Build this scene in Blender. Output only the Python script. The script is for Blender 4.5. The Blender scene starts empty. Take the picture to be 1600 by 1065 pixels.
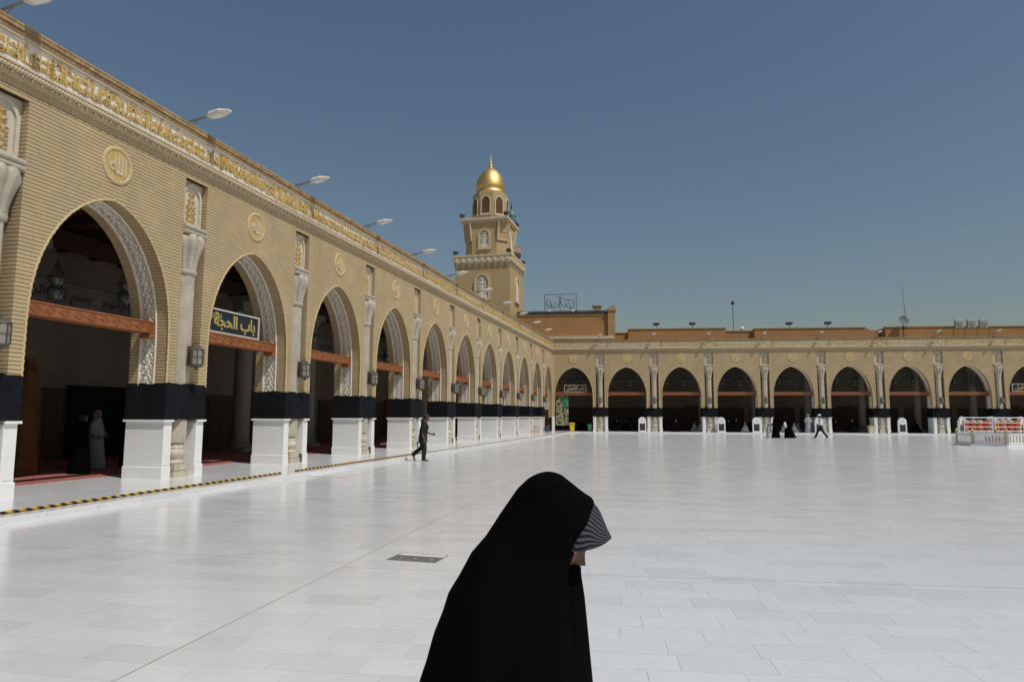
import bpy, math, random, unicodedata
from mathutils import Vector, Matrix
random.seed(7)
C = bpy.context.scene.collection
SC = bpy.context.scene
R = math.radians
# ------------------------------------------------------------------ camera, sky, sun, exposure
HC = 1.65
PITCH, YAW, ROLL = 0.108258, 0.240353, 0.002957
fwd = Vector((-math.sin(YAW) * math.cos(PITCH), math.cos(YAW) * math.cos(PITCH), math.sin(PITCH)))
r0 = Vector((math.cos(YAW), math.sin(YAW), 0))
u0 = r0.cross(fwd)
rt = r0 * math.cos(ROLL) + u0 * math.sin(ROLL)
up = u0 * math.cos(ROLL) - r0 * math.sin(ROLL)
cam_d = bpy.data.cameras.new("camera")
cam = bpy.data.objects.new("camera", cam_d)
C.objects.link(cam)
M = Matrix((rt, up, -fwd)).transposed().to_4x4()
M.translation = (0, 0, HC)
cam.matrix_world = M
cam_d.sensor_width = 36.0
cam_d.lens = 1063.84 / 1600 * 36
cam_d.clip_start = 0.05
cam_d.clip_end = 5000
SC.camera = cam

SUN_H = Vector((0.89, -0.455, 0)).normalized()
SUN_EL = R(57)
sun_dir = Vector((SUN_H.x * math.cos(SUN_EL), SUN_H.y * math.cos(SUN_EL), math.sin(SUN_EL)))
sd = bpy.data.lights.new("sun", 'SUN')
sd.energy = 3.0
sd.angle = R(0.53)
sd.color = (1.0, 0.965, 0.915)
so = bpy.data.objects.new("sun", sd)
C.objects.link(so)
so.rotation_euler = (-sun_dir).to_track_quat('-Z', 'Y').to_euler()
so.location = (30, -20, 60)

W = bpy.data.worlds.new("World")
SC.world = W
W.use_nodes = True
nt = W.node_tree
nt.nodes.clear()
wo = nt.nodes.new("ShaderNodeOutputWorld")
bg = nt.nodes.new("ShaderNodeBackground")
sky = nt.nodes.new("ShaderNodeTexSky")
sky.sky_type = 'NISHITA'
sky.sun_disc = False
sky.sun_elevation = SUN_EL
sky.sun_rotation = math.atan2(sun_dir.x, sun_dir.y)
sky.altitude = 50
sky.air_density = 1.5
sky.dust_density = 1.5
sky.ozone_density = 3.0
bg.inputs[1].default_value = 0.059
nt.links.new(sky.outputs[0], bg.inputs[0])
nt.links.new(bg.outputs[0], wo.inputs[0])

SC.view_settings.view_transform = 'Standard'
SC.view_settings.look = 'None'
SC.view_settings.exposure = 0.0
SC.view_settings.gamma = 1.0
SC.view_settings.use_curve_mapping = False
SC.render.engine = 'CYCLES'
SC.cycles.max_bounces = 8
SC.cycles.diffuse_bounces = 5
SC.cycles.use_denoising = True
SC.cycles.caustics_reflective = False
SC.cycles.caustics_refractive = False

# ------------------------------------------------------------------ materials
def mat(name, col, rough=0.7, metal=0.0, spec=0.5, var=0.0, vscale=4.0, bump=0.0, bscale=30.0, island=0.0, objrand=0.0,
        col2=None, stretch=None, dirt=None):
    """Principled material: base colour with noise variation, per-piece tone and a little fine relief."""
    m = bpy.data.materials.new(name)
    m.use_nodes = True
    t = m.node_tree
    b = t.nodes["Principled BSDF"]
    b.inputs["Roughness"].default_value = rough
    b.inputs["Metallic"].default_value = metal
    b.inputs["Specular IOR Level"].default_value = spec
    geo = t.nodes.new("ShaderNodeNewGeometry")
    pos = geo.outputs["Position"]
    if stretch:
        mp = t.nodes.new("ShaderNodeMapping")
        mp.inputs["Scale"].default_value = stretch
        t.links.new(pos, mp.inputs[0])
        pos = mp.outputs[0]
    cur = None
    if var or col2:
        n = t.nodes.new("ShaderNodeTexNoise")
        n.inputs["Scale"].default_value = vscale
        n.inputs["Detail"].default_value = 6
        n.inputs["Roughness"].default_value = 0.62
        t.links.new(pos, n.inputs["Vector"])
        rp = t.nodes.new("ShaderNodeValToRGB")
        a = tuple(c * (1 - var) for c in col)
        z = col2 if col2 else tuple(min(1, c * (1 + var)) for c in col)
        rp.color_ramp.elements[0].position = 0.3
        rp.color_ramp.elements[1].position = 0.7
        rp.color_ramp.elements[0].color = (*a, 1)
        rp.color_ramp.elements[1].color = (*z, 1)
        t.links.new(n.outputs[0], rp.inputs[0])
        cur = rp.outputs[0]
    else:
        rgb = t.nodes.new("ShaderNodeRGB")
        rgb.outputs[0].default_value = (*col, 1)
        cur = rgb.outputs[0]
    for amt, src in ((island, "i"), (objrand, "o")):
        if amt:
            if src == "i":
                s = geo.outputs["Random Per Island"]
            else:
                s = t.nodes.new("ShaderNodeObjectInfo").outputs["Random"]
            mr = t.nodes.new("ShaderNodeMapRange")
            mr.inputs["To Min"].default_value = 1 - amt
            mr.inputs["To Max"].default_value = 1 + amt * 0.6
            t.links.new(s, mr.inputs[0])
            hv = t.nodes.new("ShaderNodeHueSaturation")
            t.links.new(mr.outputs[0], hv.inputs["Value"])
            t.links.new(cur, hv.inputs["Color"])
            cur = hv.outputs[0]
    if dirt:
        n2 = t.nodes.new("ShaderNodeTexNoise")
        n2.inputs["Scale"].default_value = 0.55
        n2.inputs["Detail"].default_value = 8
        n2.inputs["Roughness"].default_value = 0.7
        t.links.new(pos, n2.inputs["Vector"])
        mr = t.nodes.new("ShaderNodeMapRange")
        mr.inputs["From Min"].default_value = 0.45
        mr.inputs["From Max"].default_value = 0.75
        mr.inputs["To Max"].default_value = 0.5
        t.links.new(n2.outputs[0], mr.inputs[0])
        mx = t.nodes.new("ShaderNodeMix")
        mx.data_type = 'RGBA'
        mx.inputs[7].default_value = (*dirt, 1)
        t.links.new(mr.outputs[0], mx.inputs[0])
        t.links.new(cur, mx.inputs[6])
        cur = mx.outputs[2]
    t.links.new(cur, b.inputs["Base Color"])
    if bump:
        n3 = t.nodes.new("ShaderNodeTexNoise")
        n3.inputs["Scale"].default_value = bscale
        n3.inputs["Detail"].default_value = 5
        t.links.new(pos, n3.inputs["Vector"])
        bp = t.nodes.new("ShaderNodeBump")
        bp.inputs["Strength"].default_value = bump
        bp.inputs["Distance"].default_value = 0.02
        t.links.new(n3.outputs[0], bp.inputs["Height"])
        t.links.new(bp.outputs[0], b.inputs["Normal"])
    return m

MT = {}
MT['brick'] = mat("yellow_brick", (0.475, 0.362, 0.208), 0.85, spec=0.25, var=0.10, vscale=1.3, bump=0.35, bscale=45, island=0.055, dirt=(0.40, 0.295, 0.165))
MT['mortar'] = mat("mortar", (0.235, 0.16, 0.075), 0.95, spec=0.1, var=0.2, vscale=6)
MT['stucco'] = mat("carved_stucco", (0.78, 0.725, 0.62), 0.8, spec=0.3, var=0.1, vscale=5, bump=0.2)
MT['stucco_ground'] = mat("stucco_ground", (0.50, 0.455, 0.375), 0.9, spec=0.2, var=0.15, vscale=8)
MT['stone'] = mat("grey_marble", (0.43, 0.38, 0.295), 0.55, spec=0.4, var=0.18, vscale=3.5, bump=0.12, dirt=(0.36, 0.31, 0.24))
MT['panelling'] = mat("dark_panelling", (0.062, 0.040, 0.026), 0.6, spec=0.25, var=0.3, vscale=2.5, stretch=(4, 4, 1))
MT['ac_grey'] = mat("faded_casing", (0.37, 0.38, 0.33), 0.6, var=0.1, vscale=4)
MT['dim_cloth'] = mat("shaded_grey_cloth", (0.15, 0.155, 0.17), 0.9, spec=0.1, var=0.15, vscale=9)  # grey cloth of the seated people, shade of the far arches darkened into it
MT['dish'] = mat("dish_grey", (0.17, 0.18, 0.18), 0.7, spec=0.2, var=0.1, vscale=5)
MT['band_letter'] = mat("band_lettering", (0.095, 0.085, 0.072), 0.8, spec=0.1)
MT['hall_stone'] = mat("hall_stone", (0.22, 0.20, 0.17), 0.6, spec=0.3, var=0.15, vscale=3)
MT['panel'] = mat("niche_stucco", (0.55, 0.49, 0.385), 0.8, spec=0.3, var=0.1, vscale=5, bump=0.2)
MT['shaded_white'] = mat("shaded_white_robe", (0.18, 0.175, 0.165), 0.9, spec=0.1, var=0.1, vscale=9)  # white cloth, darkened to grey so its colour carries the arches' shade
MT['medal'] = mat("medallion_brick", (0.52, 0.40, 0.22), 0.85, spec=0.25, var=0.12, vscale=6, bump=0.2)
MT['base_stone'] = mat("base_stone", (0.52, 0.47, 0.36), 0.7, spec=0.3, var=0.2, vscale=5, bump=0.2, dirt=(0.36, 0.30, 0.19))
MT['plinth'] = mat("white_marble_plinth", (0.79, 0.785, 0.755), 0.2, spec=0.5, var=0.045, vscale=1.8, stretch=(1, 1, 2.5), dirt=(0.70, 0.68, 0.63))
MT['cloth'] = mat("black_cloth", (0.0095, 0.0105, 0.0125), 0.95, spec=0.1, var=0.35, vscale=3, bump=0.4, bscale=9)
MT['wood'] = mat("orange_wood", (0.29, 0.105, 0.038), 0.55, spec=0.35, var=0.3, vscale=2.5, stretch=(6, 1, 10), bump=0.2, bscale=14)
MT['gold_paint'] = mat("gilded_relief", (0.60, 0.415, 0.145), 0.45, metal=0.2, spec=0.5, var=0.22, vscale=7)
MT['frieze_ground'] = mat("frieze_ground", (0.70, 0.645, 0.55), 0.75, spec=0.3, var=0.12, vscale=5)
MT['ledge'] = mat("pale_ledge", (0.52, 0.425, 0.28), 0.8, spec=0.3, var=0.1, vscale=4, dirt=(0.42, 0.32, 0.2))
MT['eave'] = mat("eave_brick", (0.36, 0.24, 0.12), 0.9, spec=0.2, var=0.2, vscale=5, island=0.22)
MT['gold'] = mat("gold_leaf", (0.74, 0.50, 0.185), 0.5, metal=1.0, var=0.08, vscale=6, bump=0.05, bscale=20)
MT['tower'] = mat("tower_brick", (0.43, 0.315, 0.165), 0.9, spec=0.2, var=0.08, vscale=2.5, bump=0.3, bscale=14, stretch=(1, 1, 4))
MT['tower_trim'] = mat("tower_trim", (0.53, 0.45, 0.31), 0.8, spec=0.3, var=0.08, vscale=3)
MT['dark'] = mat("dark_recess", (0.03, 0.022, 0.015), 0.9, spec=0.1)
MT['lattice'] = mat("lattice_brown", (0.16, 0.09, 0.035), 0.8)
MT['brown'] = mat("brown_render", (0.37, 0.20, 0.088), 0.92, spec=0.15, var=0.09, vscale=0.7, dirt=(0.29, 0.165, 0.08), bump=0.15, bscale=9)
MT['brown_edge'] = mat("brown_edge", (0.38, 0.235, 0.11), 0.9, spec=0.2, var=0.1, vscale=2)
MT['metal_grey'] = mat("grey_metal", (0.30, 0.30, 0.29), 0.5, metal=0.6, var=0.1, vscale=6)
MT['metal_white'] = mat("white_paint_metal", (0.74, 0.74, 0.72), 0.4, spec=0.5, var=0.05, vscale=8)
MT['lamp_grey'] = mat("lamp_casing", (0.62, 0.60, 0.54), 0.5, spec=0.4, var=0.12, vscale=9)
MT['lantern'] = mat("lantern_metal", (0.12, 0.105, 0.085), 0.5, metal=0.5, var=0.2, vscale=10)
MT['iron'] = mat("dark_iron", (0.05, 0.045, 0.04), 0.55, metal=0.4, var=0.2, vscale=10)
MT['smoke_glass'] = mat("lantern_glass", (0.26, 0.235, 0.20), 0.2, spec=0.6, var=0.2, vscale=9)
MT['red_carpet'] = mat("red_carpet", (0.34, 0.125, 0.105), 0.98, spec=0.05, var=0.4, vscale=9, bump=0.3, bscale=80)
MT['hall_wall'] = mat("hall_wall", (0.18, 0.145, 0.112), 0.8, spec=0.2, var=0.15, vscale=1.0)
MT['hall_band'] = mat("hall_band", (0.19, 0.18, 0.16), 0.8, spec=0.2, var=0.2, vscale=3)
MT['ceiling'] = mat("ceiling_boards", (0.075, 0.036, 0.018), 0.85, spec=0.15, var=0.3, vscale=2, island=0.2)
MT['joist'] = mat("ceiling_joist", (0.045, 0.022, 0.012), 0.8, spec=0.2, var=0.3, vscale=3)
MT['roof'] = mat("roof_screed", (0.33, 0.29, 0.22), 0.95, spec=0.1, var=0.15, vscale=0.5)
MT['drape'] = mat("brown_drape", (0.10, 0.047, 0.02), 0.95, spec=0.1, var=0.25, vscale=3)
MT['green_glass'] = mat("pale_green_glass", (0.085, 0.105, 0.096), 0.15, spec=0.6, var=0.1)
MT['skin'] = mat("skin", (0.14, 0.064, 0.041), 0.55, spec=0.35, var=0.08, vscale=25, bump=0.06, bscale=160)
MT['lips'] = mat("lips", (0.27, 0.10, 0.08), 0.5, spec=0.4)
MT['eye'] = mat("eye_white", (0.7, 0.68, 0.64), 0.2)
MT['iris'] = mat("iris", (0.02, 0.012, 0.008), 0.2)
MT['hair'] = mat("black_hair", (0.013, 0.010, 0.009), 0.6, var=0.3, vscale=40)
MT['abaya'] = mat("black_abaya", (0.0026, 0.0026, 0.0028), 0.97, spec=0.03, var=0.2, vscale=6, bump=0.12, bscale=300)
MT['abaya_inner'] = mat("black_silk", (0.006, 0.006, 0.0068), 0.6, spec=0.3, var=0.3, vscale=12, stretch=(6, 6, 1))
MT['dark_cloth'] = mat("charcoal_cloth", (0.022, 0.023, 0.022), 0.9, spec=0.15, var=0.25, vscale=10, bump=0.3, bscale=25)
MT['white_cloth'] = mat("white_cloth", (0.70, 0.70, 0.72), 0.9, spec=0.15, var=0.08, vscale=9, bump=0.3, bscale=20)
MT['grey_cloth'] = mat("grey_blue_cloth", (0.33, 0.34, 0.38), 0.9, spec=0.15, var=0.12, vscale=9, bump=0.3, bscale=20)
MT['yellow'] = mat("yellow_plastic", (0.66, 0.50, 0.015), 0.4, var=0.1, vscale=9)
MT['green'] = mat("green_plastic", (0.05, 0.30, 0.09), 0.4, var=0.1, vscale=9)
MT['blue'] = mat("navy_plastic", (0.05, 0.06, 0.16), 0.5, var=0.1, vscale=9)
MT['pinkish'] = mat("dusty_cardboard", (0.50, 0.40, 0.33), 0.8, var=0.15, vscale=9)
MT['red_plastic'] = mat("red_cooler", (0.60, 0.065, 0.035), 0.38, var=0.08, vscale=8)
MT['orange_plastic'] = mat("orange_cooler", (0.66, 0.16, 0.025), 0.38, var=0.08, vscale=8)
MT['cooler_lid'] = mat("cooler_lid", (0.58, 0.50, 0.44), 0.5)
MT['turquoise'] = mat("turquoise_tile", (0.085, 0.17, 0.175), 0.5, var=0.3, vscale=1.2)
MT['far_brick'] = mat("pink_brick", (0.36, 0.25, 0.19), 0.85, var=0.1, vscale=1)
MT['dark_tile'] = mat("dark_tile", (0.09, 0.08, 0.075), 0.6, var=0.3, vscale=2)
MT['shoe'] = mat("tan_sandal", (0.22, 0.11, 0.06), 0.6)
MT['ground'] = mat("dusty_ground", (0.34, 0.28, 0.20), 0.95, spec=0.1, var=0.15, vscale=0.05)
MT['joint'] = mat("joint_filler", (0.46, 0.40, 0.33), 0.85, spec=0.2, var=0.2, vscale=6)
MT['grout'] = mat("marble_grout", (0.50, 0.48, 0.45), 0.7, spec=0.2)
MT['granite'] = mat("dark_granite", (0.15, 0.14, 0.115), 0.5, var=0.3, vscale=20)
MT['beige_frame'] = mat("beige_frame", (0.52, 0.46, 0.36), 0.6, var=0.1)
MT['sign_field'] = mat("sign_field", (0.012, 0.014, 0.016), 0.4, var=0.4, vscale=12, col2=(0.016, 0.020, 0.030))
MT['sign_gold'] = mat("sign_gold", (0.55, 0.42, 0.14), 0.4, metal=0.3, var=0.15, vscale=9)
MT['sign_stroke'] = mat("sign_stroke", (0.055, 0.068, 0.09), 0.5)

def floor_material(name, mode):
    """Polished white marble. mode 'tile' = one object per slab, 'mass' = many slabs in one mesh, 'far' = slabs drawn by a brick texture."""
    m = bpy.data.materials.new(name)
    m.use_nodes = True
    t = m.node_tree
    N, Lk = t.nodes, t.links
    b = N["Principled BSDF"]
    b.inputs["Specular IOR Level"].default_value = 0.5
    geo = N.new("ShaderNodeNewGeometry")
    pos = geo.outputs["Position"]
    tone = None
    fac = None
    if mode == 'tile':
        tone = N.new("ShaderNodeObjectInfo").outputs["Random"]
    elif mode == 'mass':
        tone = geo.outputs["Random Per Island"]
    else:
        mp = N.new("ShaderNodeMapping")
        mp.inputs["Rotation"].default_value = (0, 0, R(-7.1))
        Lk.new(pos, mp.inputs[0])
        br = N.new("ShaderNodeTexBrick")
        br.inputs["Color1"].default_value = (0, 0, 0, 1)
        br.inputs["Color2"].default_value = (1, 1, 1, 1)
        br.inputs["Mortar"].default_value = (0.5, 0.5, 0.5, 1)
        br.inputs["Scale"].default_value = 1.0
        br.inputs["Mortar Size"].default_value = 0.004
        br.inputs["Mortar Smooth"].default_value = 0.2
        br.inputs["Brick Width"].default_value = 0.62
        br.inputs["Row Height"].default_value = 0.305
        br.offset = 0.37
        Lk.new(mp.outputs[0], br.inputs["Vector"])
        tone = br.outputs["Color"]
        fac = br.outputs["Fac"]
    rp = N.new("ShaderNodeValToRGB")
    e = rp.color_ramp.elements
    soft = mode == 'far'
    e[0].position = 0.0
    e[0].color = (0.66, 0.662, 0.652, 1) if soft else (0.625, 0.627, 0.618, 1)
    e[1].position = 1.0
    e[1].color = (0.70, 0.702, 0.692, 1) if soft else (0.705, 0.707, 0.697, 1)
    k = e.new(0.10); k.color = (0.672, 0.669, 0.66, 1) if soft else (0.65, 0.647, 0.638, 1)
    k = e.new(0.35); k.color = (0.685, 0.682, 0.673, 1)
    Lk.new(tone, rp.inputs[0])
    n = N.new("ShaderNodeTexNoise")
    n.inputs["Scale"].default_value = 2.3
    n.inputs["Detail"].default_value = 7
    n.inputs["Distortion"].default_value = 0.8
    Lk.new(pos, n.inputs["Vector"])
    mr = N.new("ShaderNodeMapRange")
    mr.inputs["To Min"].default_value = 0.95
    mr.inputs["To Max"].default_value = 1.04
    Lk.new(n.outputs[0], mr.inputs[0])
    # foot traffic and dust, metres across
    n2 = N.new("ShaderNodeTexNoise")
    n2.inputs["Scale"].default_value = 0.16
    n2.inputs["Detail"].default_value = 6
    Lk.new(pos, n2.inputs["Vector"])
    mr2 = N.new("ShaderNodeMapRange")
    mr2.inputs["From Min"].default_value = 0.3
    mr2.inputs["From Max"].default_value = 0.7
    mr2.inputs["To Min"].default_value = 0.95
    mr2.inputs["To Max"].default_value = 1.03
    Lk.new(n2.outputs[0], mr2.inputs[0])
    mu = N.new("ShaderNodeMath"); mu.operation = 'MULTIPLY'
    Lk.new(mr.outputs[0], mu.inputs[0]); Lk.new(mr2.outputs[0], mu.inputs[1])
    nv_ = N.new("ShaderNodeTexNoise")
    nv_.inputs["Scale"].default_value = 1.5
    nv_.inputs["Detail"].default_value = 9
    nv_.inputs["Distortion"].default_value = 1.6
    Lk.new(pos, nv_.inputs["Vector"])
    sb = N.new("ShaderNodeMath"); sb.operation = 'SUBTRACT'; sb.inputs[1].default_value = 0.5
    Lk.new(nv_.outputs[0], sb.inputs[0])
    ab_ = N.new("ShaderNodeMath"); ab_.operation = 'ABSOLUTE'
    Lk.new(sb.outputs[0], ab_.inputs[0])
    mv = N.new("ShaderNodeMapRange")
    mv.inputs["From Max"].default_value = 0.022
    mv.inputs["To Min"].default_value = 0.958
    mv.inputs["To Max"].default_value = 1.0
    Lk.new(ab_.outputs[0], mv.inputs[0])
    mu2 = N.new("ShaderNodeMath"); mu2.operation = 'MULTIPLY'
    Lk.new(mu.outputs[0], mu2.inputs[0]); Lk.new(mv.outputs[0], mu2.inputs[1])
    mu = mu2
    hv = N.new("ShaderNodeHueSaturation")
    Lk.new(mu.outputs[0], hv.inputs["Value"])
    Lk.new(rp.outputs[0], hv.inputs["Color"])
    col = hv.outputs[0]
    if fac is not None:
        mx = N.new("ShaderNodeMix"); mx.data_type = 'RGBA'
        mx.inputs[7].default_value = (0.55, 0.53, 0.5, 1)
        Lk.new(fac, mx.inputs[0]); Lk.new(col, mx.inputs[6])
        col = mx.outputs[2]
    Lk.new(col, b.inputs["Base Color"])
    n3 = N.new("ShaderNodeTexNoise")
    n3.inputs["Scale"].default_value = 1.1
    n3.inputs["Detail"].default_value = 5
    Lk.new(pos, n3.inputs["Vector"])
    mr3 = N.new("ShaderNodeMapRange")
    mr3.inputs["To Min"].default_value = 0.13
    mr3.inputs["To Max"].default_value = 0.25
    Lk.new(n3.outputs[0], mr3.inputs[0])
    Lk.new(mr3.outputs[0], b.inputs["Roughness"])
    n4 = N.new("ShaderNodeTexNoise")
    n4.inputs["Scale"].default_value = 0.9
    n4.inputs["Detail"].default_value = 2
    Lk.new(pos, n4.inputs["Vector"])
    bp = N.new("ShaderNodeBump")
    bp.inputs["Strength"].default_value = 0.12
    bp.inputs["Distance"].default_value = 0.01
    Lk.new(n4.outputs[0], bp.inputs["Height"])
    Lk.new(bp.outputs[0], b.inputs["Normal"])
    return m

MT['tile'] = floor_material("marble_slab", 'tile')
MT['tile_mass'] = floor_material("marble_slabs_mass", 'mass')
MT['floor_far'] = floor_material("marble_paving", 'far')

def striped(name, c1, c2, n, axis=0, duty=0.5, rough=0.8):
    m = bpy.data.materials.new(name)
    m.use_nodes = True
    t = m.node_tree
    b = t.nodes["Principled BSDF"]
    b.inputs["Roughness"].default_value = rough
    b.inputs["Specular IOR Level"].default_value = 0.2
    uv = t.nodes.new("ShaderNodeUVMap")
    sp = t.nodes.new("ShaderNodeSeparateXYZ")
    t.links.new(uv.outputs[0], sp.inputs[0])
    mu = t.nodes.new("ShaderNodeMath"); mu.operation = 'MULTIPLY'; mu.inputs[1].default_value = n
    t.links.new(sp.outputs[axis], mu.inputs[0])
    fr = t.nodes.new("ShaderNodeMath"); fr.operation = 'FRACT'
    t.links.new(mu.outputs[0], fr.inputs[0])
    gt = t.nodes.new("ShaderNodeMath"); gt.operation = 'GREATER_THAN'; gt.inputs[1].default_value = duty
    t.links.new(fr.outputs[0], gt.inputs[0])
    nz = t.nodes.new("ShaderNodeTexNoise"); nz.inputs["Scale"].default_value = 60
    mx = t.nodes.new("ShaderNodeMix"); mx.data_type = 'RGBA'
    mx.inputs[6].default_value = (*c1, 1); mx.inputs[7].default_value = (*c2, 1)
    t.links.new(gt.outputs[0], mx.inputs[0])
    hv = t.nodes.new("ShaderNodeHueSaturation")
    mr = t.nodes.new("ShaderNodeMapRange"); mr.inputs["To Min"].default_value = 0.7; mr.inputs["To Max"].default_value = 1.25
    t.links.new(nz.outputs[0], mr.inputs[0]); t.links.new(mr.outputs[0], hv.inputs["Value"])
    t.links.new(mx.outputs[2], hv.inputs["Color"])
    t.links.new(hv.outputs[0], b.inputs["Base Color"])
    return m

MT['cap'] = striped("striped_cap", (0.072, 0.072, 0.082), (0.008, 0.008, 0.011), 25, 0, 0.52, 0.9)
MT['hazard'] = striped("hazard_stripes", (0.52, 0.31, 0.02), (0.02, 0.02, 0.022), 1.0, 0, 0.5, 0.6)

def banner_material():
    m = bpy.data.materials.new("printed_banner")
    m.use_nodes = True
    t = m.node_tree
    b = t.nodes["Principled BSDF"]
    b.inputs["Roughness"].default_value = 0.7
    tc = t.nodes.new("ShaderNodeTexCoord")
    n = t.nodes.new("ShaderNodeTexNoise"); n.inputs["Scale"].default_value = 3.2; n.inputs["Detail"].default_value = 3
    t.links.new(tc.outputs["Object"], n.inputs["Vector"])
    rp = t.nodes.new("ShaderNodeValToRGB")
    rp.color_ramp.interpolation = 'CONSTANT'
    el = rp.color_ramp.elements
    el[0].color = (0.02, 0.04, 0.02, 1); el[1].position = 0.47; el[1].color = (0.25, 0.28, 0.06, 1)
    for p, c in ((0.52, (0.42, 0.32, 0.30)), (0.57, (0.05, 0.10, 0.04)), (0.62, (0.36, 0.12, 0.14))):
        k = el.new(p); k.color = (*c, 1)
    t.links.new(n.outputs[0], rp.inputs[0])
    t.links.new(rp.outputs[0], b.inputs["Base Color"])
    return m
MT['banner'] = banner_material()
MT['banner_green'] = mat("banner_green", (0.045, 0.17, 0.075), 0.7, var=0.2, vscale=4)

# ------------------------------------------------------------------ mesh helpers
class MB:
    def __init__(s):
        s.v, s.f, s.mi, s.uv = [], [], [], {}
    def add(s, vs, fs, mi=0):
        o = len(s.v)
        s.v.extend(vs)
        for f in fs:
            s.f.append(tuple(i + o for i in f)); s.mi.append(mi)
    def box(s, x0, x1, y0, y1, z0, z1, mi=0, skip=()):
        vs = [(x0, y0, z0), (x1, y0, z0), (x1, y1, z0), (x0, y1, z0), (x0, y0, z1), (x1, y0, z1), (x1, y1, z1), (x0, y1, z1)]
        fs = {'b': (0, 3, 2, 1), 't': (4, 5, 6, 7), 'f': (0, 1, 5, 4), 'r': (1, 2, 6, 5), 'k': (2, 3, 7, 6), 'l': (3, 0, 4, 7)}
        s.add(vs, [q for k, q in fs.items() if k not in skip], mi)
    def bbox(s, x0, x1, y0, y1, z0, z1, b=0.01, mi=0):
        """box with chamfered vertical and top edges"""
        def ring(z, i):
            return [(x0 + i, y0 + b, z), (x0 + b, y0 + i, z), (x1 - b, y0 + i, z), (x1 - i, y0 + b, z),
                    (x1 - i, y1 - b, z), (x1 - b, y1 - i, z), (x0 + b, y1 - i, z), (x0 + i, y1 - b, z)]
        vs = ring(z0, 0) + ring(z1 - b, 0) + [(x0 + b, y0 + b, z1), (x0 + b, y0 + b, z1), (x1 - b, y0 + b, z1), (x1 - b, y0 + b, z1),
                                             (x1 - b, y1 - b, z1), (x1 - b, y1 - b, z1), (x0 + b, y1 - b, z1), (x0 + b, y1 - b, z1)]
        fs = [tuple(range(7, -1, -1)), (16, 18, 20, 22)]
        for k in (0, 1):
            for i in range(8):
                j = (i + 1) % 8
                fs.append((k * 8 + i, k * 8 + j, k * 8 + 8 + j, k * 8 + 8 + i))
        s.add(vs, fs, mi)
    def prism(s, poly, y0, y1, mi=0, axis='y', cap=True):
        """polygon in (x,z) extruded along y (or in (x,y) along z, or in (y,z) along x)"""
        n = len(poly)
        if axis == 'y':
            vs = [(a, y0, b) for a, b in poly] + [(a, y1, b) for a, b in poly]
        elif axis == 'z':
            vs = [(a, b, y0) for a, b in poly] + [(a, b, y1) for a, b in poly]
        else:
            vs = [(y0, a, b) for a, b in poly] + [(y1, a, b) for a, b in poly]
        fs = [(i, (i + 1) % n, n + (i + 1) % n, n + i) for i in range(n)]
        if cap:
            fs += [tuple(range(n))[::-1], tuple(range(n, 2 * n))]
        s.add(vs, fs, mi)
    def lathe(s, prof, n=16, c=(0, 0, 0), mi=0, sx=1, sy=1, ph=0.0, cap=True, flute=0.0, nf=8):
        vs, fs = [], []
        for r, z in prof:
            for i in range(n):
                a = ph + 2 * math.pi * i / n
                rr = r * (1 + flute * math.cos(nf * a))
                vs.append((c[0] + rr * math.cos(a) * sx, c[1] + rr * math.sin(a) * sy, c[2] + z))
        m = len(prof)
        for k in range(m - 1):
            for i in range(n):
                j = (i + 1) % n
                fs.append((k * n + i, k * n + j, k * n + n + j, k * n + n + i))
        if cap:
            fs.append(tuple(range(n))[::-1]); fs.append(tuple(range((m - 1) * n, m * n)))
        s.add(vs, fs, mi)
    def tube(s, pts, rad, n=6, mi=0, cap=True):
        pts = [Vector(p) for p in pts]
        rads = rad if isinstance(rad, (list, tuple)) else [rad] * len(pts)
        vs, fs = [], []
        prev = None
        for i, p in enumerate(pts):
            d = (pts[min(i + 1, len(pts) - 1)] - pts[max(i - 1, 0)])
            d = d.normalized() if d.length > 1e-9 else Vector((0, 0, 1))
            if prev is None:
                a = d.orthogonal().normalized()
            else:
                a = prev - d * prev.dot(d)
                a = a.normalized() if a.length > 1e-6 else d.orthogonal().normalized()
            prev = a
            b = d.cross(a)
            for k in range(n):
                t = 2 * math.pi * k / n
                vs.append(tuple(p + (a * math.cos(t) + b * math.sin(t)) * rads[i]))
        for i in range(len(pts) - 1):
            for k in range(n):
                j = (k + 1) % n
                fs.append((i * n + k, i * n + j, i * n + n + j, i * n + n + k))
        if cap:
            fs.append(tuple(range(n))[::-1]); fs.append(tuple(range((len(pts) - 1) * n, len(pts) * n)))
        s.add(vs, fs, mi)
    def ball(s, c, r, n=8, m=6, mi=0):
        rx, ry, rz = r if isinstance(r, (tuple, list)) else (r, r, r)
        vs = [(c[0], c[1], c[2] - rz)]
        for j in range(1, m):
            p = -math.pi / 2 + math.pi * j / m
            for i in range(n):
                a = 2 * math.pi * i / n
                vs.append((c[0] + rx * math.cos(p) * math.cos(a), c[1] + ry * math.cos(p) * math.sin(a), c[2] + rz * math.sin(p)))
        vs.append((c[0], c[1], c[2] + rz))
        fs = []
        for i in range(n):
            fs.append((0, 1 + (i + 1) % n, 1 + i))
            fs.append((len(vs) - 1, 1 + (m - 2) * n + i, 1 + (m - 2) * n + (i + 1) % n))
        for j in range(m - 2):
            for i in range(n):
                a = 1 + j * n
                fs.append((a + i, a + (i + 1) % n, a + n + (i + 1) % n, a + n + i))
        s.add(vs, fs, mi)
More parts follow.
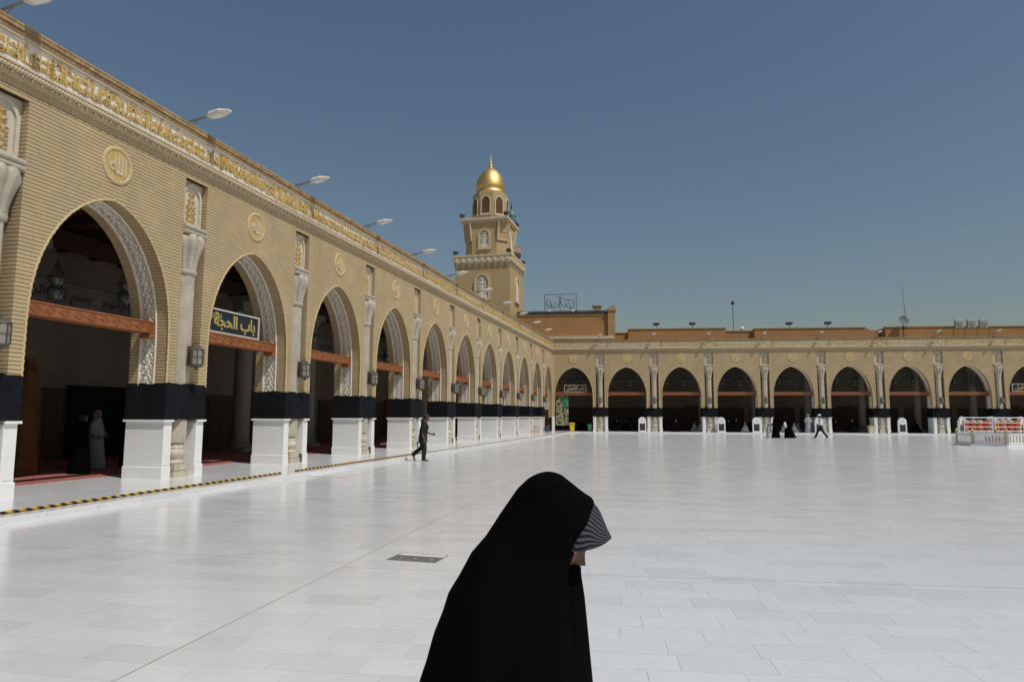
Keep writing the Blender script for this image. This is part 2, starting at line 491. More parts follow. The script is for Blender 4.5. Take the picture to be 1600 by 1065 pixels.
    def mesh(s, name, mats, smooth=False, uvs=None):
        me = bpy.data.meshes.new(name)
        me.from_pydata(s.v, [], s.f)
        for k in (mats if isinstance(mats, (list, tuple)) else [mats]):
            me.materials.append(k)
        if isinstance(mats, (list, tuple)) and len(mats) > 1:
            me.polygons.foreach_set("material_index", s.mi)
        if smooth:
            me.polygons.foreach_set("use_smooth", [True] * len(me.polygons))
            if smooth != 'all':
                me.set_sharp_from_angle(angle=R(42))
        if uvs:
            l = me.uv_layers.new(name="UVMap")
            for lp in me.loops:
                l.data[lp.index].uv = uvs[lp.vertex_index]
        me.validate()
        me.update()
        return me

def obj(name, me, parent=None, loc=(0, 0, 0), rz=0.0, kind=None, label=None):
    if isinstance(me, MB):
        raise TypeError
    o = bpy.data.objects.new(name, me)
    C.objects.link(o)
    if parent is not None:
        o.parent = parent
    o.location = loc
    if rz:
        o.rotation_euler = (0, 0, rz)
    if kind:
        o["kind"] = kind
    if label:
        o["label"] = label
    return o

def thing(name, label, cat, loc=(0, 0, 0), rz=0.0, group=None, me=None):
    o = bpy.data.objects.new(name, me)
    C.objects.link(o)
    o.location = loc
    o.rotation_euler = (0, 0, rz)
    o["label"] = label
    o["category"] = cat
    if group:
        o["group"] = group
    return o

def struct(name, me, loc=(0, 0, 0), rz=0.0):
    o = obj(name, me, None, loc, rz, 'structure')
    return o

ORD = ["first", "second", "third", "fourth", "fifth", "sixth", "seventh", "eighth", "ninth", "tenth", "eleventh", "twelfth", "thirteenth"]

# ------------------------------------------------------------------ arabic lettering
FORMS = {}
for cp in range(0xFE70, 0xFEFD):
    d = unicodedata.decomposition(chr(cp)).split()
    if len(d) == 2 and d[0] in ('<isolated>', '<initial>', '<medial>', '<final>'):
        FORMS.setdefault(chr(int(d[1], 16)), {})[d[0][1:-1]] = chr(cp)
def shape_arabic(txt):
    out = []
    txt = txt.replace("لا", "\ufefb")
    def joins_next(ch):
        return ch in FORMS and 'initial' in FORMS[ch]
    for i, ch in enumerate(txt):
        if ch == "\ufefb":
            out.append("\ufefc" if i and joins_next(txt[i - 1]) else "\ufefb"); continue
        if ch not in FORMS:
            out.append(ch); continue
        p = i > 0 and joins_next(txt[i - 1])
        nx = txt[i + 1] if i + 1 < len(txt) else ' '
        n = joins_next(ch) and (nx in FORMS or nx == "\ufefb") and nx != '\u0621'
        k = 'medial' if p and n else 'final' if p else 'initial' if n else 'isolated'
        out.append(FORMS[ch].get(k, ch))
    return "".join(out[::-1])

def text_geo(txt, w, h, cx, cz, y, depth, bold=0.0, res=1):
    """letters as (verts, faces) fitted to a w x h box centred on (cx, cz), in the x-z plane, standing proud of y towards -y"""
    cu = bpy.data.curves.new("lettering", 'FONT')
    cu.body = shape_arabic(txt)
    cu.resolution_u = res
    cu.extrude = 0.05
    cu.offset = bold
    o = bpy.data.objects.new("lettering", cu)
    C.objects.link(o)
    bpy.context.view_layer.update()
    me = bpy.data.meshes.new_from_object(o.evaluated_get(bpy.context.evaluated_depsgraph_get()))
    vs = [v.co.copy() for v in me.vertices]
    fs = [tuple(p.vertices) for p in me.polygons]
    bpy.data.objects.remove(o); bpy.data.curves.remove(cu); bpy.data.meshes.remove(me)
    if not vs:
        return [], []
    x0, x1 = min(v.x for v in vs), max(v.x for v in vs)
    y0, y1 = min(v.y for v in vs), max(v.y for v in vs)
    sx, sy = w / (x1 - x0), h / (y1 - y0)
    return [(cx + (v.x - (x0 + x1) / 2) * sx, y - (v.z + 0.05) / 0.1 * depth, cz + (v.y - (y0 + y1) / 2) * sy) for v in vs], fs

# ------------------------------------------------------------------ the arcade bay
L = 5.162           # bay length
PH = 0.70           # half pier width
ARC = -2.58         # arch centre measured from the pier centre to its right
S0, S1 = ARC - 1.88, PH
PROF = [(1.88, 0.1), (1.88, 3.35), (1.865, 3.75), (1.83, 4.12), (1.765, 4.45), (1.66, 4.80), (1.51, 5.14), (1.32, 5.46),
        (1.09, 5.75), (0.84, 5.98), (0.56, 6.17), (0.28, 6.29), (0.0, 6.36)]
def hw(z):
    if z >= 6.36:
        return -1
    for (a, za), (b, zb) in zip(PROF, PROF[1:]):
        if za <= z <= zb:
            return a + (b - a) * (z - za) / (zb - za)
    return 1.88
def arc_path(z0, step):
    """points up the right jamb to the apex at equal steps: (half width, z)"""
    pts = [(1.88, z0)] + [p for p in PROF if p[1] > z0 + 1e-6]
    out = [pts[0]]
    need = step
    for a, b in zip(pts, pts[1:]):
        d = math.hypot(b[0] - a[0], b[1] - a[1])
        pos = 0.0
        while d - pos >= need:
            pos += need
            t = pos / d
            out.append((a[0] + (b[0] - a[0]) * t, a[1] + (b[1] - a[1]) * t))
            need = step
        need -= d - pos
    out.append(pts[-1])
    return out
NICHE, NTOP, NDEP = 0.415, 7.72, 0.37
PITCHC, JNT = 0.0785, 0.0145
ZB = 1.45
WT = 1.10           # wall thickness

def brick_mesh():
    rnd = random.Random(3)
    m = MB()
    z = ZB
    rows = []
    while z < 7.78:
        rows.append((z, min(z + PITCHC, 7.79))); z += PITCHC
    def row_bricks(xa0, xa1, xb0, xb1, z0, z1, off):
        """bricks of one course between slanted ends (left end xa0 at z0, xa1 at z1; right end xb0, xb1)"""
        x = max(xa0, xa1) + off
        cuts = []
        hi = min(xb0, xb1) - 0.07
        while x < hi:
            if x > max(xa0, xa1) + 0.07:
                cuts.append(x)
            x += rnd.choice((0.22, 0.23, 0.24, 0.34))
        e = [(xa0, xa1)] + [(c, c) for c in cuts] + [(xb0, xb1)]
        for (p0, p1), (q0, q1) in zip(e, e[1:]):
            g = 0.0007
            j = rnd.uniform(-0.002, 0.0015)
            zb, zt = z0 + JNT / 2, z1 - JNT / 2
            vs = [(p0 + g, j, zb), (q0 - g, j, zb), (q1 - g, j, zt), (p1 + g, j, zt),
                  (p0 + g, 0.022, zb), (q0 - g, 0.022, zb), (q1 - g, 0.022, zt), (p1 + g, 0.022, zt)]
            m.add(vs, [(0, 1, 2, 3), (1, 0, 4, 5), (3, 2, 6, 7), (0, 3, 7, 4), (2, 1, 5, 6)])
    for k, (z0, z1) in enumerate(rows):
        h0, h1 = hw(z0), hw(z1)
        off = (k % 2) * 0.12 + rnd.uniform(0, .05)
        if h0 > 0:
            h1 = max(h1, 0)
            row_bricks(S0, S0, ARC - h0, ARC - h1, z0, z1, off) if ARC - h0 - S0 > 0.02 or ARC - h1 - S0 > .02 else None
            a0, a1 = ARC + h0, ARC + h1
        else:
            a0 = a1 = S0
        if z1 <= NTOP:
            row_bricks(a0, a1, -NICHE, -NICHE, z0, z1, off)
            row_bricks(NICHE, NICHE, PH, PH, z0, z1, 0)
            # niche side walls
            for sgn in (-1, 1):
                x0 = sgn * NICHE
                x1 = sgn * (NICHE + 0.01)
                m.box(min(x0, x1), max(x0, x1), 0.024, NDEP, z0 + JNT / 2, z1 - JNT / 2)
        else:
            row_bricks(a0, a1, PH, PH, z0, z1, off)
    # reveal bricks on the jambs and the soffit, laid along the depth of the wall
    pts = arc_path(ZB, PITCHC)
    for sgn in (-1, 1):
        for (h0, z0), (h1, z1) in zip(pts, pts[1:]):
            d = Vector((h1 - h0, z1 - z0))
            if d.length < 0.03:
                continue
            t = d.normalized()
            nx, nz = -t.y, t.x      # towards the opening
            g = JNT / 2
            a = (h0 + t.x * g, z0 + t.y * g); b = (h1 - t.x * g, z1 - t.y * g)
            for ya, yb in ((0.026, 0.345), (0.845, WT)):
                q = [a, b, (b[0] - nx * 0.02, b[1] - nz * 0.02), (a[0] - nx * 0.02, a[1] - nz * 0.02)]
                poly = [(ARC + sgn * p[0], p[1]) for p in q]
                m.prism(poly, ya, yb)
    return m.mesh("brick_courses", MT['brick'])

def core_mesh():
    """mortar bed behind the facing, inner face of the wall, reveals and niche linings"""
    m = MB()
    z = ZB
    zs = [ZB]
    while zs[-1] < 8.5:
        zs.append(min(zs[-1] + 0.12, 8.5))
    for z0, z1 in zip(zs, zs[1:]):
        h0, h1 = hw(z0), max(hw(z1), 0)
        for y, fl in ((0.018, 1), (WT - 0.004, 0)):
            segs = []
            if h0 > 0:
                segs += [(S0, S0, ARC - h0 - .002, ARC - h1 - .002)]
                a = (ARC + h0 + .002, ARC + h1 + .002)
            else:
                a = (S0, S0)
            if fl and z1 <= NTOP + 0.1 and z0 < NTOP:
                segs += [(a[0], a[1], -NICHE - 0.012, -NICHE - 0.012), (NICHE + 0.012, NICHE + 0.012, PH, PH)]
            else:
                segs += [(a[0], a[1], PH, PH)]
            for p0, p1, q0, q1 in segs:
                m.add([(p0, y, z0), (q0, y, z0), (q1, y, z1), (p1, y, z1)], [(0, 1, 2, 3)])
    pts = arc_path(ZB, 0.1128)
    for sgn in (-1, 1):
        for (h0, z0), (h1, z1) in zip(pts, pts[1:]):
            e = 0.014
            x0, x1 = ARC + sgn * (h0 + e), ARC + sgn * (h1 + e)
            for ya, yb in ((0.018, 0.35), (0.84, WT)):
                m.add([(x0, ya, z0), (x0, yb, z0), (x1, yb, z1 + (e if h1 < .05 else 0)), (x1, ya, z1 + (e if h1 < .05 else 0))], [(0, 1, 2, 3)])
    # niche: back, sides behind bricks, top
    m.box(-NICHE - .012, NICHE + .012, NDEP, NDEP + 0.03, 0.1, NTOP, 0)
    for sgn in (-1, 1):
        x = sgn * (NICHE + 0.011)
        m.add([(x, 0.018, ZB), (x, NDEP, ZB), (x, NDEP, NTOP), (x, 0.018, NTOP)], [(0, 1, 2, 3)])
    m.box(-NICHE - .012, NICHE + .012, 0.02, NDEP, NTOP, NTOP + 0.02, 0)
    # wall top
    m.add([(S0, .018, 8.5), (S1, .018, 8.5), (S1, WT, 8.5), (S0, WT, 8.5)], [(0, 1, 2, 3)])
    return m.mesh("mortar_bed", MT['mortar'])

def band_meshes():
    """recessed stucco band round the arch with raised scrolls"""
    pts = arc_path(2.2, 0.06)
    path = [(ARC + h, z) for h, z in pts] + [(ARC - h, z) for h, z in pts[::-1][1:]]
    m = MB()
    P = [Vector((x, z)) for x, z in path]
    nrm = []
    for i in range(len(P)):
        t = (P[min(i + 1, len(P) - 1)] - P[max(i - 1, 0)]).normalized()
        nrm.append(Vector((-t.y, t.x)))      # towards the opening
    apex = len(pts) - 1
    nrm[apex] = Vector((0, -1))
    Y0, Y1 = 0.345, 0.845
    prof = [(Y0, 0.0), (Y0 + 0.02, 0.012), (Y0 + 0.045, 0.012), (Y0 + 0.05, -0.02), (Y1 - 0.05, -0.02), (Y1 - 0.045, 0.012), (Y1 - 0.02, 0.012), (Y1, 0.0)]
    n = len(prof)
    vs, fs, mi = [], [], []
    for p, q in zip(P, nrm):
        for y, o in prof:
            vs.append((p.x + q.x * o, y, p.y + q.y * o))
    for i in range(len(P) - 1):
        for k in range(n - 1):
            m_i = 1 if k == 3 else 0
            m.f.append((i * n + k, i * n + k + 1, (i + 1) * n + k + 1, (i + 1) * n + k)); m.mi.append(m_i)
    m.v = vs
    ground = m.mesh("carved_band", [MT['stucco'], MT['stucco_ground']])
    # scrolls
    cum = [0.0]
    for a, b in zip(P, P[1:]):
        cum.append(cum[-1] + (b - a).length)
    tot = cum[-1]
    def at(l, w, h):
        l = min(max(l, 0), tot - 1e-4)
        i = 0
        lo, hi = 0, len(cum) - 1
        while hi - lo > 1:
            md = (lo + hi) // 2
            if cum[md] <= l:
                lo = md
            else:
                hi = md
        t = (l - cum[lo]) / (cum[hi] - cum[lo])
        p = P[lo].lerp(P[hi], t); q = nrm[lo].lerp(nrm[hi], t)
        return (p.x + q.x * (h - 0.02), (Y0 + Y1) / 2 + w, p.y + q.y * (h - 0.02))
    s = MB()
    def ribbon(cl, wd, ht):
        vs = []
        for i, (l, w) in enumerate(cl):
            a = cl[max(i - 1, 0)]; b = cl[min(i + 1, len(cl) - 1)]
            dl, dw = b[0] - a[0], b[1] - a[1]
            k = math.hypot(dl, dw) or 1
            nl, nw = -dw / k, dl / k
            ww = wd[i] if isinstance(wd, list) else wd
            vs += [at(l + nl * ww, w + nw * ww, 0), at(l, w, ht), at(l - nl * ww, w - nw * ww, 0)]
        fs = []
        for i in range(len(cl) - 1):
            fs += [(3 * i, 3 * i + 1, 3 * i + 4, 3 * i + 3), (3 * i + 1, 3 * i + 2, 3 * i + 5, 3 * i + 4)]
        s.add(vs, fs)
    per = 0.27
    amp = 0.05
    nl = int(tot / 0.035)
    ribbon([(i * tot / nl, amp * math.sin(2 * math.pi * (i * tot / nl) / per)) for i in range(nl + 1)], 0.013, 0.026)
    k = 0
    l = per / 4
    while l < tot - 0.1:
        sg = 1 if k % 2 == 0 else -1
        # spiral curling on the opposite side of the stem
        cl, wd = [], []
        for i in range(16):
            t = i / 15
            r = 0.072 * (1 - 0.80 * t)
            a = sg * (math.pi / 2) + (2.6 * math.pi * t) * sg
            cl.append((l + 0.015 + r * math.cos(a), -sg * 0.062 + r * math.sin(a)))
            wd.append(0.0125 * (1 - 0.3 * t))
        ribbon(cl, wd, 0.024)
        # outer half-curl and leaves filling the edges
        cl = [(l + .02 + .055 * math.cos(a_), sg * .135 + .05 * math.sin(a_) * sg) for a_ in [(-.3 + .62 * q_) for q_ in range(8)]]
        ribbon(cl, 0.011, 0.022)
        for dl, dw, rot in ((0.075, sg * 0.172, .6), (-0.055, sg * 0.178, 2.4), (0.01, sg * 0.128, 1.5), (0.07, -sg * .178, -.5), (-.03, -sg * .182, .3), (.065, -sg * .05, 1.0)):
            ca, sa = math.cos(rot * sg), math.sin(rot * sg)
            ribbon([(l + dl - .028 * ca, dw - .028 * sa), (l + dl, dw), (l + dl + .028 * ca, dw + .028 * sa)], [0.004, 0.016, 0.004], 0.02)
        l += per / 2
        k += 1
    return ground, s.mesh("carved_scroll", MT['stucco'], smooth=True)

def rope_arch_mesh():
    pts = arc_path(2.35, 0.035)
    path = [(ARC + h, z) for h, z in pts] + [(ARC - h, z) for h, z in pts[::-1][1:]]
    m = MB()
    n = 6
    vs, fs = [], []
    for i, (x, z) in enumerate(path):
        a = Vector(path[max(i - 1, 0)]); b = Vector(path[min(i + 1, len(path) - 1)])
        t = (b - a).normalized()
        q = Vector((t.y, -t.x))
        for k in range(n):
            th = 2 * math.pi * k / n
            r = 0.028 * (1 + 0.25 * math.sin(i * 1.55 + th))
            o = math.cos(th) * r
            vs.append((x + q.x * o, 0.004 + math.sin(th) * r, z + q.y * o))
    for i in range(len(path) - 1):
        for k in range(n):
            j = (k + 1) % n
            fs.append((i * n + k, i * n + j, i * n + n + j, i * n + n + k))
    m.add(vs, fs)
    return m.mesh("rope_moulding", MT['medal'], smooth='all')

def arabesque(m, cx, cz, w, h, y, dep, seed, mi=0):
    """gilded leaf-scroll relief filling a w x h field"""
    rnd = random.Random(seed)
    def rib(cl, wd):
        vs = []
        for i, (a, b) in enumerate(cl):
            p = cl[max(i - 1, 0)]; q = cl[min(i + 1, len(cl) - 1)]
            dx, dz = q[0] - p[0], q[1] - p[1]
            k = math.hypot(dx, dz) or 1
            nx, nz = -dz / k * wd, dx / k * wd
            vs += [(a + nx, y, b + nz), (a, y - dep, b), (a - nx, y, b - nz)]
        fs = []
        for i in range(len(cl) - 1):
            fs += [(3 * i, 3 * i + 3, 3 * i + 4, 3 * i + 1), (3 * i + 1, 3 * i + 4, 3 * i + 5, 3 * i + 2)]
        m.add(vs, fs, mi)
    for sg in (-1, 1):
        for j in range(5):
            zc = cz - h * 0.38 + j * h * 0.19
            ww = w * (0.23 if j < 3 else 0.17 - 0.03 * (j - 3))
            r0_ = ww * 0.95
            rib([(cx + sg * (ww * 0.95 + r0_ * (1 - .85 * t / 13) * math.cos(2.6 + t * 0.55)), zc + r0_ * (1 - .85 * t / 13) * math.sin(2.6 + t * .55) * 0.8) for t in range(14)], w * 0.028)
        rib([(cx + sg * w * 0.04, cz - h * .48), (cx + sg * w * .05, cz), (cx, cz + h * .46)], w * 0.03)

def niche_meshes():
    # stucco panel with round-headed frame above the capital, gilded scrolls inside
    pn = MB()
    za, zb = 6.46, 7.66
    w = 0.39
    y = 0.17
    pn.box(-NICHE + .004, NICHE - .004, y, NDEP, za, zb, 0)
    out = [(-w + .03, za + 0.02), (w - .03, za + 0.02)] + [((w - .03) * math.cos(a), 7.2 + 0.40 * math.sin(a)) for a in [math.pi * i / 12 for i in range(13)]]
    inn = [(-w + .10, za + 0.10), (w - .10, za + 0.10)] + [((w - .10) * math.cos(a), 7.2 + 0.32 * math.sin(a)) for a in [math.pi * i / 12 for i in range(13)]]
    n = len(out)
    vs = [(a, y - 0.05, b) for a, b in out] + [(a, y - 0.05, b) for a, b in inn] + [(a, y, b) for a, b in out] + [(a, y - 0.004, b) for a, b in inn]
    fs = []
    for i in range(n):
        j = (i + 1) % n
        fs += [(i, j, n + j, n + i), (2 * n + i, 2 * n + j, j, i), (n + i, n + j, 3 * n + j, 3 * n + i)]
    pn.add(vs, fs, 0)
    panel = pn.mesh("stucco_panel", MT['panel'])
    g = MB()
    arabesque(g, 0, 7.0, 0.5, 0.86, y - 0.004, 0.03, 1)
    gold = g.mesh("gilded_scroll", MT['gold_paint'])
    # octagonal marble column
    c = (0, 0.24)
    sh = MB()
    sh.lathe([(0.255, 0.95), (0.255, 5.22)], 8, (*c, 0), ph=math.pi / 8)
    shaft = sh.mesh("column", MT['stone'])
    cp = MB()
    cp.lathe([(0.25, 5.20), (0.285, 5.22), (0.30, 5.27), (0.285, 5.33), (0.255, 5.35)], 16, (*c, 0))
    # fluted bell: eight petals swelling to the top
    for i in range(8):
        a = math.pi / 8 + i * math.pi / 4
        pr = [(0.235, 5.35, .10), (0.245, 5.5, .105), (0.275, 5.7, .125), (0.325, 5.9, .15), (0.375, 6.06, .165), (0.385, 6.14, .15), (0.36, 6.2, .11)]
        pts = [(c[0] + r * 0.80 * math.cos(a), c[1] + r * 0.80 * math.sin(a), z) for r, z, q in pr]
        cp.tube(pts, [q for r, z, q in pr], 8)
    cp.lathe([(0.22, 5.34), (0.3, 6.0), (0.3, 6.24)], 8, (*c, 0), ph=math.pi / 8)
    cap = cp.mesh("capital", MT['stone'], smooth=True)
    ab = MB()
    for zc, rr, ow in ((6.285, 0.062, -0.045), (6.405, 0.058, -0.06)):
        ab.tube([(-NICHE + .006, 0.045 + ow, zc), (NICHE - .006, 0.045 + ow, zc)], rr, 10)
        ab.box(-NICHE + .006, NICHE - .006, 0.0, NDEP - .002, zc - 0.055, zc + 0.055)
    aba = ab.mesh("abacus", MT['stone'], smooth=True)
    bs = MB()
    bs.box(-0.275, 0.275, 0.0, NDEP - .013, 0.1, 0.25)
    bs.box(-0.245, 0.245, 0.02, NDEP - .013, 0.262, 0.42)
    bs.lathe([(0.215, .42), (0.235, .45), (0.21, .49), (0.20, .53), (0.21, .56), (0.25, .62), (0.262, .68), (0.25, .74), (0.215, .78), (0.222, .83), (0.20, .86), (0.20, 1.0)], 16, (*c, 0))
    base = bs.mesh("column_base", MT['base_stone'], smooth=True)
    return panel, gold, shaft, cap, aba, base

def medallion_meshes():
    cx, cz = ARC, 7.16
    m = MB()
    prof = [(0.335, -0.0), (0.34, -0.022), (0.36, -0.034), (0.395, -0.034), (0.42, -0.025), (0.43, 0.0)]
    n = 32
    vs, fs = [], []
    for r, y in prof:
        for i in range(n):
            a = 2 * math.pi * i / n
            rr = r * (1 + (0.012 if (i % 2) else -0.012)) if 0.33 < r < 0.4 else r
            vs.append((cx + rr * math.cos(a), y, cz + rr * math.sin(a)))
    for k in range(len(prof) - 1):
        for i in range(n):
            j = (i + 1) % n
            fs.append((k * n + i, k * n + n + i, k * n + n + j, k * n + j))
    m.add(vs, fs)
    rim = m.mesh("medallion", MT['medal'])
    d = MB()
    d.add([(cx + .336 * math.cos(2 * math.pi * i / n), -0.012, cz + .336 * math.sin(2 * math.pi * i / n)) for i in range(n)], [tuple(range(n))[::-1]])
    disc = d.mesh("gilded_disc", MT['gold_paint'])
    t = MB()
    v, f = text_geo("الله", 0.44, 0.42, cx, cz + 0.01, -0.012, 0.022, 0.0)
    t.add(v, f)
    txt = t.mesh("medallion_lettering", MT['panel'])
    return rim, disc, txt

def plinth_meshes():
    bd = MB()
    sls, bks = [], []
    for sg in (-1, 1):
        sl, bk = MB(), MB()
        x0, x1 = sorted((sg * PH, sg * 0.43))
        bd.box(x0, x1, 0.0, WT, 0.1, 1.46)
        # proud front fillets
        bd.box(x0 + 0.05, x1 - 0.05, -0.012, 0.0, 0.42, 1.36, 0, skip=('k',))
        e0, e1 = (x0 - .025, x1) if sg < 0 else (x0, x1 + .025)
        bk.bbox(e0, e1, -0.03, WT + .02, 0.098, 0.385, 0.012)
        e0, e1 = (x0 - .055, x1 + .012) if sg < 0 else (x0 - .012, x1 + .055)
        sl.bbox(e0, e1, -0.055, WT + .05, 1.46, 1.51, 0.008)
        sls.append(sl.mesh("plinth_slab", MT['plinth'])); bks.append(bk.mesh("plinth_base", MT['plinth']))
    bd.box(-0.43, 0.43, NDEP - 0.012, NDEP + .012, 0.1, 1.5)
    return bd.mesh("plinth", MT['plinth']), bks, sls

def cornice_meshes():
    rnd = random.Random(5)
    sol = MB()      # soldier course
    x = S0
    while x < S1 - 0.01:
        j = rnd.uniform(-.002, .002)
        sol.box(x + .003, min(x + 0.097, S1), -0.012 + j, 0.02, 7.795, 7.925, skip=('k',))
        x += 0.1
    soldier = sol.mesh("soldier_course", MT['brick'])
    led = MB()
    led.box(S0, S1, -0.06, 0.02, 7.93, 7.985)
    led.box(S0, S1, -0.10, 0.02, 7.985, 8.02)
    led.box(S0, S1, -0.155, 0.02, 8.15, 8.19)
    led.box(S0, S1, -0.10, 0.02, 8.02, 8.15)
    led.box(S0, S1, -0.175, 0.02, 8.70, 8.76)
    ledge = led.mesh("cornice_ledge", MT['ledge'])
    rp = MB()
    x = S0
    while x < S1:
        rp.tube([(x, -0.115, 8.03), (x + 0.05, -0.15, 8.085), (x + 0.10, -0.115, 8.14)], [0.02, 0.042, 0.02], 6)
        x += 0.0705
    x = S0 + 0.05
    while x < S1:
        rp.ball((x, -0.125, 7.995), 0.027, 6, 4)
        x += 0.206
    rope = rp.mesh("rope_cornice", MT['ledge'], smooth='all')
    fr = MB()
    fr.box(S0, S1, -0.12, 0.02, 8.19, 8.70)
    fr.box(S0, S1, -0.136, -0.12, 8.195, 8.215, skip=('k',))
    fr.box(S0, S1, -0.136, -0.12, 8.675, 8.695, skip=('k',))
    frieze = fr.mesh("frieze", [MT['frieze_ground'], MT['gold_paint']])
    texts = []
    ph = [("انما يعمر مساجد الله من امن بالله واليوم", "الاخر واقام الصلاة"), ("واتى الزكاة ولم يخش الا الله", "فعسى اولئك ان يكونوا"), ("بسم الله الرحمن الرحيم", "من المهتدين")]
    for i, (a, b_) in enumerate(ph):
        t = MB()
        seg = L / 2
        for q in range(2):
            cx = S0 + seg * (q + 0.5)
            big = a if q == 0 else b_ + " " + a.split()[0]
            v, f = text_geo(big, seg * 0.98, 0.40, cx, 8.405, -0.12, 0.026, 0.045)
            t.add(v, f, 1)
            v, f = text_geo(b_ if q == 0 else a, seg * 0.97, 0.27, cx + .05, 8.545, -0.12, 0.018, 0.05)
            t.add(v, f, 1)
            v, f = text_geo(big[::1], seg * 0.96, 0.20, cx - .09, 8.345, -0.12, 0.020, 0.03)
            t.add(v, f, 1)
            # tall uprights of the script, tapering to a hooked head
            x = cx - seg * 0.48
            while x < cx + seg * 0.47:
                h = rnd.uniform(0.30, 0.40); w = rnd.uniform(.016, .024); zb = rnd.uniform(8.25, 8.29)
                t.prism([(x - w * .5, zb), (x + w * .3, zb), (x + w, zb + h * .9), (x + w * 1.6, zb + h), (x - w, zb + h)], -0.147, -0.12, 1)
                x += rnd.uniform(0.10, 0.24)
        # ornament divider
        arabesque(t, S0 + 0.02, 8.445, 0.18, 0.46, -0.1215, 0.03, 2, 1)
        texts.append(t.mesh("gilded_inscription", [MT['frieze_ground'], MT['gold_paint']]))
    ev = MB()
    for k, (za, zb, y) in enumerate(((8.76, 8.835, -0.195), (8.835, 8.915, -0.225))):
        x = S0 + k * 0.06
        if k:
            ev.box(S0, x - .004, y, 0.25, za, zb - .008)
        while x < S1 - 0.01:
            ev.box(x + .004, min(x + 0.116, S1), y, 0.25, za, zb - 0.008)
            x += 0.12
    eave = ev.mesh("eave_course", MT['eave'])
    cp = MB()
    x = S0
    while x < S1 - .01:
        h = rnd.choice((0, 0, 0.002, 0.004))
        cp.box(x + .002, min(x + 0.858, S1), -0.235, 0.45, 8.912, 8.955 + h)
        x += 0.86
    cope = cp.mesh("coping", MT['eave'])
    return soldier, ledge, rope, frieze, texts, eave, cope

def beam_mesh():
    m = MB()
    w = 1.875
    m.bbox(ARC - w, ARC + w, 0.40, 0.70, 3.60, 3.90, 0.015)
    # carved front: rails and lozenge chain
    for za, zb in ((3.615, 3.635), (3.865, 3.885)):
        m.box(ARC - w, ARC + w, 0.382, 0.40, za, zb, skip=('k',))
    n = 11
    for i in range(n):
        cx = ARC - w + (i + .5) * 2 * w / n
        a = w / n * 0.86
        for rr in (1.0, 0.55):
            p = [(cx - a * rr, 3.75), (cx, 3.75 - 0.095 * rr), (cx + a * rr, 3.75), (cx, 3.75 + 0.095 * rr)]
            for q, r_ in zip(p, p[1:] + p[:1]):
                m.tube([(q[0], 0.398, q[1]), (r_[0], 0.398, r_[1])], 0.011, 4)
    for sg in (-1, 1):
        x0, x1 = sorted((ARC + sg * w, ARC + sg * (w - 0.18)))
        m.bbox(x0, x1, 0.38, 0.72, 3.50, 3.60, 0.02)
    return m.mesh("tie_beam", MT['wood'])

BRICK = brick_mesh(); CORE = core_mesh(); BAND, SCROLL = band_meshes(); ROPEA = rope_arch_mesh()
PANEL, PGOLD, SHAFT, CAPIT, ABACUS, CBASE = niche_meshes()
RIM, DISC, MTXT = medallion_meshes()
PLIN, PLBASE, PLSLAB = plinth_meshes()
SOLD, LEDGE, ROPEC, FRIEZE, TEXTS, EAVE, COPE = cornice_meshes()
BEAM = beam_mesh()

def build_bay(root, s, idx, pier=True):
    o = (s, 0, 0)
    obj("brick_courses", BRICK, root, o, kind="stuff")
    obj("mortar_bed", CORE, root, o)
    b = obj("carved_band", BAND, root, o)
    obj("carved_scroll", SCROLL, b, kind="stuff")
    obj("rope_moulding", ROPEA, root, o)
    md = obj("medallion", RIM, root, o)
    obj("gilded_disc", DISC, md)
    obj("lettering", MTXT, md)
    obj("soldier_course", SOLD, root, o, kind="stuff")
    obj("cornice_ledge", LEDGE, root, o)
    obj("rope_cornice", ROPEC, root, o, kind="stuff")
    fz = obj("frieze", FRIEZE, root, o)
    obj("gilded_inscription", TEXTS[idx % 3], fz, kind="stuff")
    obj("eave_course", EAVE, root, o, kind="stuff")
    obj("coping", COPE, root, o, kind="stuff")
    obj("tie_beam", BEAM, root, o)
    if pier:
        p = obj("stucco_panel", PANEL, root, o)
        obj("gilded_scroll", PGOLD, p)
        c = obj("column", SHAFT, root, o)
        obj("capital", CAPIT, c); obj("abacus", ABACUS, c); obj("column_base", CBASE, c)
        q = obj("plinth", PLIN, root, o)
        for k in (0, 1):
            obj("plinth_base", PLBASE[k], q); obj("plinth_slab", PLSLAB[k], q)

D, E = 12.0794, 65.85
PHI = 0.124543
LEFT0 = 14.765       # u of pier 1 on the left wall
FAR0 = 4.677         # t of pier 1 on the far wall
left = thing("brick_arcade", "long yellow brick arcade running along the left side of the courtyard", "arcade", (-D, 0, 0), math.pi / 2)
far = thing("brick_arcade", "yellow brick arcade closing the far end of the courtyard", "arcade", (-D, E, 0), PHI)
LP = {i: LEFT0 + (i - 1) * L for i in range(-2, 12)}
FP = {i: FAR0 + (i - 1) * L for i in range(1, 12)}
for i in range(-2, 12):
    build_bay(left, LP[i], i + 2, pier=i < 11)
for i in range(1, 12):
    build_bay(far, FP[i], i + 1)
# short return of the far wall at the inner corner
m = MB()
m.box(-0.05, FP[1] + S0, 0.004, WT, 0.1, 8.9)
obj("corner_pier", m.mesh("corner_pier", MT['brick']), far)
m = MB()
m.box(-0.02, FP[1] + S0 + 0.03, -0.03, 0.004, 0.1, 1.5)
obj("corner_plinth", m.mesh("corner_plinth", MT['plinth']), far)
m = MB()
m.box(-0.3, FP[1] + S0, -0.15, 0.25, 7.93, 8.76)
m.box(-0.3, FP[1] + S0, -0.22, 0.45, 8.76, 8.965)
obj("corner_cornice", m.mesh("corner_cornice", MT['ledge']), far)

